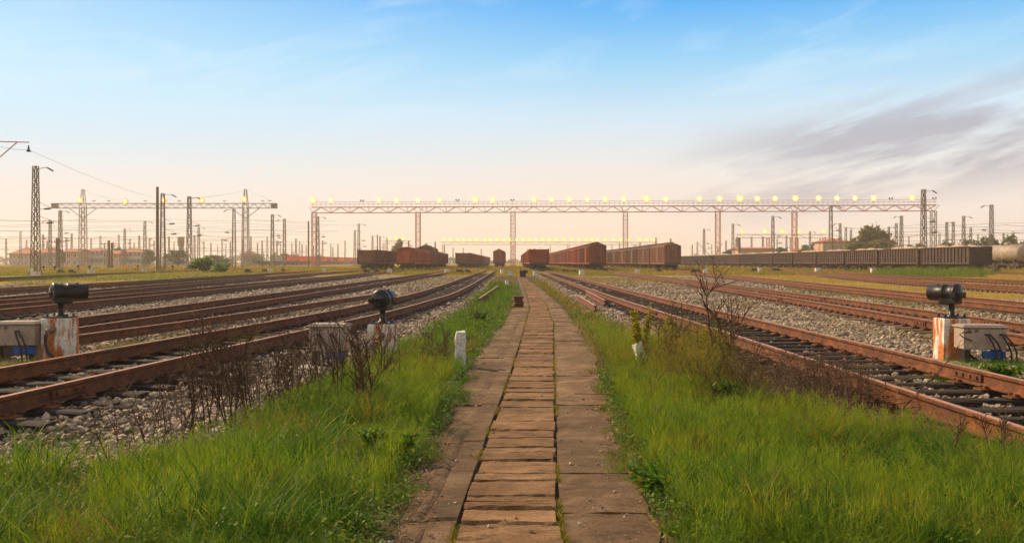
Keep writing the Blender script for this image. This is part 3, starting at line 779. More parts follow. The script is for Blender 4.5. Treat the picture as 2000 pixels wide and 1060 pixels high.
post('short chipped white marker stone leaning in grass right of the path', 1253, 712, 0.125, 0.30, 0, (R(-6), R(-10)), 0.03)
post('thin white stake in the grass at the far left beside the first mast', 62, 539, 0.22, 0.85, 0)

CB = [(178, 536, 0.7, 'left end of the nearest grass patch on the left'), (281, 533.5, 0.62, 'behind the grass patch, right of the yellow discs'), (72, 540, 0.55, 'beside the first mast at far left'),
      (527, 533, 0.5, 'below the orange container train'), (634, 533, 0.5, 'below the left end of the big light gantry'), (761, 534.5, 0.5, 'in front of the left boxcar'),
      (872, 534, 0.45, 'in grass in front of the distant brown gondola'), (981, 535.5, 0.42, 'left of the path end, leftmost of two'), (996, 538, 0.5, 'at the path end, lower of two'),
      (1046, 538.5, 0.5, 'right of the path end beside the black box'), (1136, 537, 0.5, 'in front of the tall boxcar beside black machines'), (1245, 535, 0.5, 'in front of the second row of boxcars'),
      (1378, 533, 0.5, 'behind the tall dead stalk'), (1484, 532, 0.5, 'between two black heaps in yellow grass'), (1597, 532.5, 0.62, 'in the yellow grass before the long gondola row'), (1706, 533, 0.7, 'beside the green weeds on the right')]
for px, py, w, wh in CB:
    x, d = gp(px, py)
    t = thing('concrete_block', 'pale concrete equipment block ' + wh, 'concrete block', (x, d, 0.0), R(random.uniform(-10, 10)))
    h = 0.42 * d / 100 + 0.12
    mb = MB(); mb.box((0, 0, h / 2 - 0.05), (w, 0.45, h + 0.1), bev=0.03); mb.build('body', 'white_concrete', t)
    mb = MB(); mb.box((0.0, 0, h + 0.02), (w + 0.06, 0.5, 0.05), bev=0.015)
    mb.box((w * .25, -0.235, h * 0.6), (w * 0.22, 0.02, h * 0.3)); mb.build('cap', 'concrete', t)

def machine(label, px, py, w):
    x, d = gp(px, py)
    t = thing('switch_machine', label, 'switch machine', (x, d, 0), R(random.uniform(-25, 25)))
    mb = MB(); mb.box((0, 0, 0.2), (w, 0.5, 0.42), bev=0.06); mb.box((w * 0.62, 0.02, 0.14), (w * 0.4, 0.34, 0.28), bev=0.05); mb.build('casing', 'black_iron', t)
    mb = MB(); mb.box((0, 0, 0.44), (w * 0.86, 0.42, 0.06), bev=0.03); mb.lathe((-w * .2, 0, 0.46), (0, 0, 1), [(0, .09), (.05, .09), (.07, .05)], 12); mb.build('lid', 'black_iron', t)
    mb = MB(); mb.tube([(-w * 0.5, -.1, 0.1), (-w * 1.1, -.15, 0.07), (-w * 1.9, -.2, 0.06)], 0.035, 7); mb.tube([(-w * 0.5, .12, 0.1), (-w * 1.7, .1, 0.06)], 0.03, 7); mb.build('rod', 'rail_rust', t)
for lab, px, py, w in (('black switch machine in grass left of the bush', 140, 534, 0.7), ('black switch machine beside the concrete block behind the green patch', 118, 533.5, 0.6),
                       ('black switch machine below the second lamp tower', 484, 533, 0.75), ('black switch machine below the orange container', 518, 532, 0.8),
                       ('low black switch machine in grass below the orange containers', 553, 532, 0.7),
                       ('black switch machine in front of the left gondola', 715, 533.5, 0.6), ('black switch machine in front of the gap between left cars', 735, 533, 0.55),
                       ('black switch machine between the path track and distant gondola', 897, 533.5, 0.9), ('black switch machine right of the distant gondola', 912, 533.5, 0.7),
                       ('low black switch machine left of the tall boxcar bogies', 1105, 533, 1.0), ('black switch machine under the tall boxcar end', 1124, 534, 0.9),
                       ('black switch machine right of the tall boxcar', 1182, 530.5, 0.7), ('black switch machine near the second boxcar row', 1285, 531, 0.8),
                       ('rusty black switch machine left of the tall dead stalk', 1358, 533, 1.0), ('black switch machine left of a concrete block in yellow grass', 1473, 530.5, 0.9),
                       ('wide black switch machine in yellow grass right of a block', 1515, 530.5, 1.2), ('small black switch machine before the long gondola row', 1655, 529.5, 0.8),
                       ('black switch machine at far right in green weeds', 1945, 532, 1.0)):
    machine(lab, px, py, w)
# dark box and stump beside the path
x, d = gp(1021, 541)
t = thing('point_lever_box', 'black iron box standing at the far end of the path', 'iron box', (x, d, 0))
mb = MB(); mb.box((0, 0, 0.28), (0.55, 0.5, 0.56), bev=0.05); mb.box((0.25, 0.2, 0.5), (0.4, 0.4, 0.3), bev=0.04); mb.build('casing', 'black_iron', t)
mb = MB(); mb.box((0, 0, 0.58), (0.62, 0.56, 0.06), bev=0.02); mb.build('lid', 'black_iron', t)
mb = MB(); mb.tube([(-0.15, -.1, 0.55), (-0.22, -.1, 0.72), (-0.2, -.1, 0.8)], 0.03, 6); mb.build('handle', 'black_iron', t)
x, d = gp(1010, 599)
mb = MB(); r = random.Random(5)
for q in range(5):
    mb.box((r.uniform(-.06, .06), r.uniform(-.05, .05), 0.04 + q * 0.065), (r.uniform(.24, .34), r.uniform(.2, .3), 0.07), Matrix.Rotation(r.uniform(-.5, .5), 3, 'Z'), bev=0.02)
tag(mb.build('scrap_pile', 'rail_rust', None, (x, d, 0)), 'small dark rusty pile of scrap iron on the left edge of the path', 'scrap pile')
for px, py, lab in ((247, 521, 'larger yellow disc sign on a stub post at left beyond the grass'), (264.5, 519.5, 'smaller yellow disc sign next to the black dwarf signal')):
    d = 128.0; x = xat(px, d); zc = zat(py, d)
    t = thing('disc_sign', lab, 'sign', (x, d, 0))
    mb = MB(); mb.box((0, 0, zc / 2), (0.08, 0.08, zc)); mb.build('post', 'black_iron', t)
    mb = MB(); mb.lathe((0, -0.06, zc), (0, -1, 0), [(0, 0.28), (0.03, 0.28), (0.035, 0.26)], 14); mb.build('disc', 'yellow_paint', t)
def mini_signal(label, px, top, d):
    x = xat(px, d)
    t = thing('dwarf_signal', label, 'signal', (x, d, 0)); zt = zat(top, d)
    mb = MB(); mb.box((0, 0, (zt - .3) / 2), (0.1, 0.1, zt - 0.3)); mb.build('post', 'black_iron', t)
    mb = MB(); mb.lathe((0, 0.15, zt - .16), (0, -1, 0), [(0, .14), (.05, .16), (.3, .16), (.32, .12)], 12); mb.build('signal_head', 'black_iron', t)
for lab, px, top in (('small black dwarf signal between lamp tower and left house', 153, 517.5), ('small black dwarf signal just right of the first lamp tower', 175, 518.5), ('small black dwarf signal beside the yellow disc', 269, 517), ('small black dwarf signal right of the dark concrete pole', 337, 518), ('small black dwarf signal below the first small concrete pole', 107, 519), ('small black dwarf signal near the left house corner', 85, 519)):
    mini_signal(lab, px, top, 135)
# ------------------------------------------------------------------ masts, poles
def lattice(mb, H, w0, w1, n, t=0.09, diag=0.05):
    c = lambda i, z: None
    def corner(sx_, sy_, z):
        w = (w0 + (w1 - w0) * z / H) / 2; return (sx_ * w, sy_ * w, z)
    for a in (-1, 1):
        for b in (-1, 1): mb.bar(corner(a, b, 0), corner(a, b, H), t)
    cor = [(-1, -1), (1, -1), (1, 1), (-1, 1)]
    for i in range(n):
        z0, z1 = H * i / n, H * (i + 1) / n
        for q in range(4):
            a, b = cor[q], cor[(q + 1) % 4]
            if i % 2: a, b = b, a
            mb.bar(corner(*a, z0), corner(*b, z1), diag)
            mb.bar(corner(*a, z1), corner(*b, z1), diag)
    return mb
def mast_proto(H=11.8, arm=1):
    t = bpy.data.objects.new('lattice_mast', None)
    mb = lattice(MB(), H, 0.75, 0.42, 15, 0.09, 0.062); mb.box((0, 0, 0.12), (1.0, 1.0, 0.5))
    a = mb.build('mast_frame', 'steel_pale', None); a.parent = t
    mb = MB()
    for zz, L in ((0.60, 1.9), (0.47, 2.5)):
        mb.tube([(0.2 * arm, 0, H * zz), (arm * L * 0.5, 0, H * zz + 0.08)], 0.03, 5)
        mb.bar((arm * 0.2, 0, H * zz + 0.9), (arm * L, 0, H * zz + 0.1), 0.04)
    mb.bar((0.1 * arm, 0, H - 0.3), (arm * 1.3, 0, H - 0.1), 0.06)
    mb.bar((0.2 * arm, 0, H * .44), (0.14 * arm, 0, H - 0.25), 0.05)
    b = mb.build('bracket', 'steel_pale', None); b.parent = t
    for zz, L in ((0.60, 1.9), (0.47, 2.5)):
        mb = MB(); mb.lathe((arm * L * 0.5, 0, H * zz + 0.08), (arm, 0, 0.05), [(0, .06), (.08, .13), (.2, .07), (.3, .13), (.42, .07), (.54, .13), (.66, .07), (.78, .05)], 8); mb.build('insulator', 'insulator', None).parent = t
    mb = MB(); mb.lathe((arm * 1.3, 0, H - 0.15), (arm * .8, 0, -.45), [(0, .05), (.1, .11), (.25, .06), (.4, .11), (.55, .06), (.7, .1), (.8, .04)], 8)
    c = mb.build('insulator', 'insulator', None); c.parent = t
    COL.objects.link(t)
    return t
MASTS = [(69.5, 325, 1, 'tallest pale lattice mast at the far left edge'), (117.7, 411, 1, 'pale lattice mast just left of the first lamp tower'), (98, 430, -1, 'slim lattice mast between the two leftmost masts'),
         (243.6, 447, 1, 'short lattice mast between the left houses'), (283, 432, 1, 'lattice mast left of the dark concrete pole'), (317.8, 378, 1, 'tall lattice mast just right of the dark concrete pole'),
         (369.7, 384, 1, 'tall lattice mast beside the round green bush'), (388, 444, 1, 'short lattice mast right behind the bush'), (457, 408.5, -1, 'lattice mast just left of the second lamp tower'),
         (532, 419, 1, 'lattice mast standing left of the orange container'), (555.6, 427.6, -1, 'lattice mast behind the orange container'), (620.7, 423, 1, 'lattice mast beside the left leg of the big gantry'),
         (646, 473, 1, 'small distant lattice mast behind the orange containers at their right end'), (693, 449.6, 1, 'lattice mast just left of the nearest left gondola'), (700.7, 437, 1, 'taller lattice mast rising behind the nearest left gondola'),
         (727.5, 457, 1, 'dim lattice mast above the middle of the left gondola'), (742, 458, 1, 'dim lattice mast beside a dark pole above the left gondola'),
         (1375, 447, 1, 'slim lattice mast just left of the tall dead stalk tip'), (1431.5, 437, 1, 'lattice mast right of the dead stalk'), (1509.5, 422, 1, 'reddish lattice mast left of the sixth gantry leg'),
         (1582, 452, 1, 'small lattice mast between gantry leg and hip roof house'), (1622.7, 401, 1, 'tall lattice mast in front of the hip roof house'), (1641, 436, -1, 'lattice mast at the right end of the hip roof house'),
         (1652, 444, 1, 'dim lattice mast at the left side of the big tree'), (1736, 443, 1, 'dim lattice mast at the right side of the big tree'), (1750.6, 436, 1, 'lattice mast just right of the big tree'),
         (1760.6, 421.6, -1, 'reddish lattice mast right of the big tree'), (1803.8, 370, 1, 'tallest lattice mast near the right end of the gantry'), (1849, 434, 1, 'slim lattice mast just right of the gantry end'),
         (1862, 433, -1, 'second slim lattice mast right of the gantry end'), (1882, 422, 1, 'lattice mast above the nearest gondolas on the right'), (1896, 444, -1, 'short lattice mast above the end of the gondola row'),
         (1936.5, 400, -1, 'tall lattice mast above the tank wagon at far right')]
mp = {1: mast_proto(11.8, 1), -1: mast_proto(11.8, -1)}
first = {1: True, -1: True}
for px, top, arm, lab in MASTS:
    H = 11.8 if px not in (646, 727.5, 742) else 12.5
    d = F * (H + 0.05 - CZ) / (HY - top); loc = (xat(px, d), d, 0.05)
    if first[arm]:
        o = mp[arm]; first[arm] = False; o.location = loc; o['label'] = lab
    else: o = dup(mp[arm], loc, 0, lab)
    o['category'] = 'mast'; o['group'] = 'lattice catenary masts'; o.rotation_euler = (0, 0, R(random.uniform(-12, 12)))
# faint distant masts that nothing tells apart
mbp = lattice(MB(), 12, 0.7, 0.4, 12, 0.13, 0.06); mbp.bar((0, 0, 7), (1.8, 0, 7.4), 0.08); mbp.bar((0, 0, 5.6), (-1.8, 0, 6.0), 0.08)
fm = mbp.build('lattice_mast', 'steel_pale'); ff = True
for px, top in [(222, 472), (262, 474), (301, 470), (412, 474), (425, 478), (441, 476), (475, 466), (503, 474), (541, 470), (570, 474), (585, 471), (598, 478), (612, 480), (660, 476), (674, 470), (756, 464), (785, 476), (798, 470),
                (832, 474), (850, 472), (868, 479), (885, 483), (905, 484), (940, 486), (1030, 486), (1075, 480), (1195, 478), (1210, 474), (1250, 473), (1281, 464), (1310, 466), (1352, 478), (1362, 472), (1390, 476), (1402, 480), (1418, 470),
                (1440, 462), (1468, 463), (1490, 462), (1518, 466), (1536, 460), (1544, 465), (1602, 466), (1662, 449), (1700, 462), (1775, 462), (1835, 456), (1910, 458), (1925, 461), (1960, 455), (40, 452), (52, 468), (84, 458), (92, 470), (130, 464), (140, 456), (178, 466), (196, 460), (204, 474), (232, 458), (254, 466), (272, 460), (292, 466), (330, 462), (340, 472), (358, 466), (380, 460), (398, 472), (434, 466), (450, 472), (490, 462), (512, 470), (522, 462), (548, 476), (578, 466), (590, 476), (630, 470), (650, 482), (-20, 460), (12, 466), (1985, 462)]:
    d = F * 10.6 / (HY - top)
    o = fm if ff else fm.copy()
    if not ff: COL.objects.link(o)
    ff = False
    o.location = (xat(px, d), d, 0); o.rotation_euler = (0, 0, R(random.uniform(-30, 30)))
    tag(o, 'faint thin lattice mast standing far off in the haze', 'mast', 'faint masts far off in the haze')

def pole(label, px, top, d, r0=0.2, r1=0.13, arms=0):
    t = thing('concrete_pole', label, 'pole', (xat(px, d), d, 0))
    H = zat(top, d)
    mb = MB(); mb.tube([(0, 0, -.3), (0, 0, H * .5), (0, 0, H)], [r0, (r0 + r1) / 2, r1], 10); mb.build('shaft', 'pole_concrete', t)
    if arms:
        mb = MB()
        for q in range(arms):
            z = H - 0.8 - q * 1.3
            mb.bar((-1.6, 0, z), (1.6, 0, z + 0.15), 0.09); mb.bar((-1.5, 0, z - .6), (0, 0, z - 1.1), 0.05)
        mb.build('cross_arm', 'steel_pale', t)
        mb = MB()
        for q in range(arms):
            for e in (-1.5, -0.6, 0.7, 1.5): mb.lathe((e, 0, H - 0.75 - q * 1.3), (0, 0, 1), [(0, .05), (.08, .1), (.15, .06), (.25, .09), (.3, .03)], 7)
        mb.build('insulator', 'insulator', t)
    return t
pole('tall dark concrete pole standing alone before the left houses', 307.5, 365, 131, 0.24, 0.19)
pole('dark plain pole left of the big gantry leg', 602.5, 432.5, 250, 0.26, 0.2)
pole('stout concrete pole with cross arm between the two leftmost lattice masts', 112.5, 465, 175, 0.42, 0.35, 1)
pole('concrete pole with cross arm before the middle left house', 212.5, 469.5, 185, 0.3, 0.25, 2)
pole('shorter concrete pole right of the cross arm pole before the left house', 218.5, 474, 185, 0.24, 0.2, 1)
pole('thin dark pole behind the left gondola', 737, 458, 190, 0.14, 0.1)
pole('thin dark pole behind the round roofed boxcar', 798, 470, 260, 0.16, 0.12)
pole('thin dark pole above the middle of the left boxcar row', 834.5, 476, 280, 0.14, 0.1)
pole('thin dark pole right of the left boxcar row', 849.5, 474, 280, 0.14, 0.1)
pole('stout dark pole left of the long distant lamp gantry on the right', 1444, 464, 260, 0.4, 0.35)
pole('thin white pole just left of the container train', 512, 503, 200, 0.1, 0.08)

# off-frame mast at far left whose bracket reaches into view
d = 78.0; t = thing('bracket_mast', 'rusty bracket arm with hanging insulator at the upper left edge', 'mast', (xat(-28, d), d, 0))
mb = lattice(MB(), 12.4, 0.75, 0.42, 17, 0.1, 0.05); mb.build('mast_frame', 'steel_pale', t)
zb = zat(277, d); L = xat(57, d) - xat(-28, d)
mb = MB(); mb.tube([(0, 0, zb + .05), (L, 0, zb - 0.05)], 0.05, 6); mb.bar((0, 0, zb - 2.4), (L * .72, 0, zb - 0.05), 0.07); mb.build('bracket', 'steel_rust_glow', t)
mb = MB(); zi = zat(294, d)
mb.lathe((L - .05, 0, zi + .45), (0, 0, -1), [(0, .03), (.1, .07), (.2, .05), (.28, .11), (.36, .07), (.42, .16), (.48, .12), (.54, .26), (.58, .05)], 10); mb.build('insulator', 'black_iron', t)

def wire(label, pts, sag=0.0, r=0.022):
    P = []
    for (a, b) in zip(pts[:-1], pts[1:]):
        for q in range(9):
            s = q / 8; p = Vector(a).lerp(Vector(b), s); p.z -= 4 * sag * s * (1 - s); P.append(p)
    mb = MB(); mb.tube(P, r, 4, True, False)
    tag(mb.build('overhead_wire', 'wire'), label, 'wire', 'overhead wires strung between masts')
def W(px, py, d): return (xat(px, d), d, zat(py, d))
wire('thin wire sloping down from the upper left insulator to the lamp towers', [W(-60, 262, 72), W(57, 293, 78), W(300, 386, 131)], 0.35, 0.012)
wire('thin wire from the first lamp tower peak to the left boom', [W(164, 372, 292), W(235, 392, 292)], 0.3)
wire('thin wire from the second lamp tower peak to the right boom end', [W(482, 370, 292), W(540, 396, 292)], 0.2)
wire('thin wire across the tall mast top and second lamp tower', [W(371, 388, 140), W(474, 372, 290)], 0.3)
for i, (ya, yb) in enumerate(((428, 432), (447, 449), (462, 464), (478, 480))):
    wire(('highest', 'second highest', 'third', 'lowest')[i] + ' of the long level wires crossing behind the left lamp towers', [W(-80, ya, 180), W(120, ya + 2, 181), W(283, ya + 4, 215), W(460, yb + 3, 190), W(640, yb + 8, 230)], 0.3, 0.02)
for i, (ya, yb) in enumerate(((432, 436), (452, 455), (468, 470))):
    wire(('upper', 'middle', 'lower')[i] + ' of the wires crossing near the masts at the right edge', [W(1740, ya + 8, 200), W(1803, ya + 5, 165), W(1940, yb, 165), W(2080, yb - 10, 160)], 0.3, 0.02)
wire('thin wire along the gap between the lamp towers and the gantry', [W(484, 428, 250), W(532, 431, 200), W(612, 436, 250), W(700, 440, 250)], 0.2)
rw = random.Random(44)
def faint_wire(px0, px1, ya, yb, da, db, lab):
    n = 4; P = [W(px0 + (px1 - px0) * i / n, ya + (yb - ya) * i / n + rw.uniform(-1, 1), da + (db - da) * i / n) for i in range(n + 1)]
    Q_ = []
    for a, b in zip(P[:-1], P[1:]):
        for q in range(7):
            s_ = q / 7; p = Vector(a).lerp(Vector(b), s_); p.z -= 1.4 * s_ * (1 - s_); Q_.append(p)
    mb = MB(); mb.tube(Q_, .026, 4, True, False); tag(mb.build('overhead_wire', 'wire'), lab, 'wire', lab)
for q in range(12): y_ = rw.uniform(425, 486); faint_wire(rw.uniform(-150, 60), rw.uniform(480, 720), y_, y_ + rw.uniform(-3, 8), rw.uniform(190, 280), rw.uniform(210, 300), 'faint wire among many crossing the left yard')
for q in range(8): y_ = rw.uniform(430, 478); faint_wire(rw.uniform(1640, 1760), rw.uniform(2050, 2150), y_ + 6, y_, rw.uniform(170, 240), rw.uniform(170, 230), 'faint wire among many crossing the right yard')
# ------------------------------------------------------------------ floodlights and gantries
def flood(parent, loc, lit, s=1.0):
    o = MB(); o.bar((0, 0, -1.1 * s), (0, 0, 0.0), 0.10 * s)
    o.box((0, 0, 0.0), (1.5 * s, 0.12 * s, 0.10 * s))
    for q in (-0.55, 0.55):
        o.lathe((q * s, 0.18 * s, 0.30 * s), (0, -1, -0.25), [(0, 0.10 * s), (0.05 * s, 0.26 * s), (0.36 * s, 0.34 * s), (0.38 * s, 0.30 * s)], 10)
        o.bar((q * s, 0, 0), (q * s, 0.02, 0.3 * s), 0.07 * s)
    f = o.build('floodlight', 'black_iron', parent, loc)
    if lit:
        mb = MB(); mb.lathe((0, -0.06 * s, 0.25 * s), (0, -1, -0.12), [(0, 0.25 * s), (0.28 * s, 0.86 * s), (0.31 * s, 0.82 * s), (0.06 * s, 0.2 * s)], 16)
        mb.build('halo_dish', 'lamp_glow' if lit != 'lamp_yellow' else 'lamp_glow_amber', f)  # oversized glowing dish added to imitate the halo round the lamp
        mb = MB(); mb.lathe((0, -0.10 * s, 0.24 * s), (0, -1, -0.12), [(0, 0.24 * s), (0.2 * s, 0.46 * s), (0.38 * s, 0.34 * s), (0.50 * s, 0.01)], 14)
        mb.build('lamp', lit, f)
    return f
# big gantry, seen end to end
GA = (609.0, 300.0); GB = (1828.0, 288.0)
xa, xb = xat(GA[0], GA[1]), xat(GB[0], GB[1])
def gxy(px):
    # point on the gantry line seen at px
    ux, uy = xb - xa, GB[1] - GA[1]
    k = (px - 1000.0) / F
    s = (k * GA[1] - xa) / (ux - k * uy); return xa + ux * s, GA[1] + uy * s, s
zT, zB = zat(405, 300), zat(416, 300)
gant = thing('light_gantry', 'long floodlight gantry coloured orange as by lamp glow, spanning the whole yard', 'light gantry')
ang = math.atan2(GB[1] - GA[1], xb - xa); Lg = math.hypot(xb - xa, GB[1] - GA[1])
gant.location = (xa, GA[1], 0); gant.rotation_euler = (0, 0, ang)
mb = MB(); wd = 1.3; npan = int(Lg / 3.2)
for b in (-wd / 2, wd / 2):
    mb.bar((0, b, zT), (Lg, b, zT), 0.22); mb.bar((0.5, b, zB), (Lg - .5, b, zB), 0.20)
    for i in range(npan):
        x0, x1 = Lg * i / npan, Lg * (i + 1) / npan
        if i % 2: mb.bar((x0, b, zT), (x1, b, zB), 0.13)
        else: mb.bar((x0, b, zB), (x1, b, zT), 0.13)
        if i % 2: mb.bar((x1, b, zB), (x1, b, zT), 0.09)
for i in range(npan + 1): mb.bar((Lg * i / npan, -wd / 2, zT), (Lg * i / npan, wd / 2, zT), 0.08)
mb.build('truss', 'steel_rust_glow', gant)
mb = MB()
for b in (-wd / 2, wd / 2):
    for hh in (1.0, 1.75): mb.bar((0, b, zT + hh), (Lg, b, zT + hh), 0.05)
    q = 0.0
    while q <= Lg: mb.bar((q, b, zT), (q, b, zT + 1.75), 0.045); q += 1.6
mb.build('handrail', 'steel_rust_glow', gant)
for px in (613, 816.5, 1002, 1221.5, 1402, 1551.5, 1826):
    _, _, s_ = gxy(px)
    mb = lattice(MB(), zB, 1.45, 1.45, 14, 0.17, 0.09)
    mb.box((0, 0, 0.2), (2.0, 2.0, 0.5))
    mb.bar((0, 0, zB - 0.1), (-1.9, 0, zT), 0.14); mb.bar((0, 0, zB - 0.1), (1.9, 0, zT), 0.14)
    mb.build('leg', 'steel_rust_glow' if px < 1700 else 'steel_pale', gant, (min(max(s_ * Lg, .8), Lg - .8), 0, 0))
LIT = [613, 648, 741, 775.5, 817, 859.5, 929, 963, 1043, 1078, 1112, 1147, 1182, 1218, 1262, 1300, 1365, 1404.5, 1444, 1478, 1512.5, 1552, 1597, 1633, 1668, 1704, 1779]
for px in LIT:
    s_ = gxy(px)[2]; sc = 1.3 if px in (1262, 929, 613, 1444) else random.uniform(0.95, 1.15)
    flood(gant, (s_ * Lg, -wd / 2 - 0.1, zT + 2.0), 'lamp_white', sc)
for px in (708, 894, 1001, 1738, 1823):
    flood(gant, (gxy(px)[2] * Lg, -wd / 2 - 0.1, zT + 2.0), None, 0.8)
# left lamp boom on two towers
d = 293.0; x0, x1 = xat(102, d), xat(541, d); Lb = x1 - x0
lb = thing('lamp_boom', 'pale lattice lamp boom on two pointed towers at the left', 'light gantry', (x0, d, 0))
zt, zb2 = zat(397.5, d), zat(406.5, d)
mb = MB(); npan = int(Lb / 1.5)
for b in (-.7, .7):
    mb.bar((0, b, zt), (Lb, b, zt), 0.17); mb.bar((0, b, zb2), (Lb, b, zb2), 0.17)
    for i in range(npan):
        u, v = Lb * i / npan, Lb * (i + 1) / npan
        mb.bar((u, b, zb2 if i % 2 else zt), (v, b, zt if i % 2 else zb2), 0.10)
mb.box((0.9, 0, (zt + zb2) / 2), (1.9, 1.2, 1.5)); mb.box((Lb - .9, 0, (zt + zb2) / 2), (1.9, 1.2, 1.5))
mb.build('truss', 'steel_pale', lb)
for px in (162, 479.5):
    xx = xat(px, d) - x0; mb = lattice(MB(), zb2, 2.0, 1.6, 14, 0.2, 0.10)
    for a in (-1, 1):
        for b in (-1, 1): mb.bar((a * .8, b * .8, zb2), (a * .3, b * .3, zat(370, d)), 0.16)
    for q in (0.25, 0.5, 0.75, 1.0):
        zz = zb2 + (zat(370, d) - zb2) * q; w_ = 0.8 - 0.5 * q
        mb.bar((-w_, -w_, zz), (w_, -w_, zz), 0.1); mb.bar((-w_, w_, zz), (w_, w_, zz), 0.1)
    for sg in (-1, 1): mb.bar((0, 0, zb2 - 3.4), (sg * 4.6, 0, zb2), 0.18)
    mb.box((0, 0, 0.2), (2.6, 2.6, 0.6))
    mb.build('tower', 'steel_pale', lb, (xx, 0, 0))
for px, py in ((160, 393.5), (247.5, 395), (322.5, 394), (396.5, 393), (479, 391.5)):
    flood(lb, (xat(px, d) - x0, -0.9, zat(py, d)), 'lamp_yellow', 1.15)
for px in (186, 215, 286, 352, 440, 515, 528): flood(lb, (xat(px, d) - x0, -0.9, zt + .7), None, 0.55)
# distant gantries
def far_gantry(label, px0, px1, ytop, d, legs, lamps, s=1.3):
    x0, x1 = xat(px0, d), xat(px1, d); L = x1 - x0
    t = thing('light_gantry', label, 'light gantry', (x0, d, 0)); z = zat(ytop, d)
    mb = MB(); n = max(6, int(L / 5))
    mb.bar((0, 0, z), (L, 0, z), 0.3); mb.bar((0, 0, z - 1.8), (L, 0, z - 1.8), 0.25)
    for i in range(n): mb.bar((L * i / n, 0, z - 1.8 if i % 2 else z), (L * (i + 1) / n, 0, z if i % 2 else z - 1.8), 0.16)
    mb.build('truss', 'steel_rust_glow', t)
    for px in legs:
        q = lattice(MB(), z - 1.8, 1.6, 1.4, 8, 0.22, 0.12); q.build('leg', 'steel_rust_glow', t, (xat(px, d) - x0, 0, 0))
    for px in lamps: flood(t, (xat(px, d) - x0, -.6, z + 1.3), 'lamp_far', s)
far_gantry('distant lamp gantry just above the wagon roofs in the centre', 862, 1285, 473, 640, (866, 1002, 1110, 1240, 1283), [868, 880, 895, 906, 918, 931, 947, 958, 971, 985, 997, 1009, 1022, 1034, 1047, 1060, 1073, 1087, 1102, 1117, 1131, 1145, 1156, 1167, 1182, 1198, 1212, 1226, 1249, 1262, 1277], 1.5)
far_gantry('distant small lamp gantry behind the left boxcars', 748, 802, 470.5, 640, (750, 800), [760, 775, 788], 1.5)
far_gantry('distant lamp gantry above the long gondola row on the right', 1438, 1616, 458, 480, (1440, 1500, 1556, 1610), [1448, 1493, 1527, 1559, 1607], 1.2)

# ------------------------------------------------------------------ wagons
def bogies(t, L, W_):
    for s_ in (-1, 1):
        yb = s_ * (L / 2 - 2.3); mb = MB()
        for a in (-1, 1):
            mb.box((a * 0.95, yb, 0.50), (0.14, 2.3, 0.26), bev=0.04); mb.box((a * 0.95, yb, 0.66), (0.2, 0.9, 0.34), bev=0.05)
            for w in (-0.88, 0.88): mb.box((a * 1.02, yb + w, 0.44), (0.2, 0.3, 0.3), bev=0.04)
        mb.box((0, yb, 0.6), (1.9, 0.4, 0.25))
        bg = mb.build('bogie', 'wagon_under', t)
        for w in (-0.88, 0.88):
            m2 = MB()
            for a in (-1, 1): m2.lathe((a * 0.66, yb + w, 0.42), (a, 0, 0), [(0, .46), (.03, .45), (.035, .42), (.15, .42), (.155, .3), (.16, .05)], 16)
            m2.tube([(-.7, yb + w, .42), (.7, yb + w, .42)], 0.08, 8)
            m2.build('wheelset', 'wagon_under', bg)
def under(t, L, W_):
    mb = MB(); mb.box((0, 0, 0.93), (0.55, L - 0.4, 0.34)); 
    for s_ in (-1, 1):
        mb.box((0, s_ * (L / 2 - 0.1), 0.98), (W_ - 0.15, 0.22, 0.30)); mb.box((0, s_ * (L / 2 + 0.25), 0.88), (0.3, 0.6, 0.26), bev=0.05)
        for a in (-1, 1): mb.tube([(a * .75, s_ * (L / 2 + .02), .95), (a * .75, s_ * (L / 2 + .12), .6)], .04, 6)
    mb.box((0.5, 0.6, 0.75), (0.6, 1.1, 0.4), bev=0.08); mb.tube([(-.5, -1.5, .72), (-.5, .2, .72)], .2, 10)
    mb.build('underframe', 'wagon_under', t); bogies(t, L, W_)
def coupler(t, L): pass
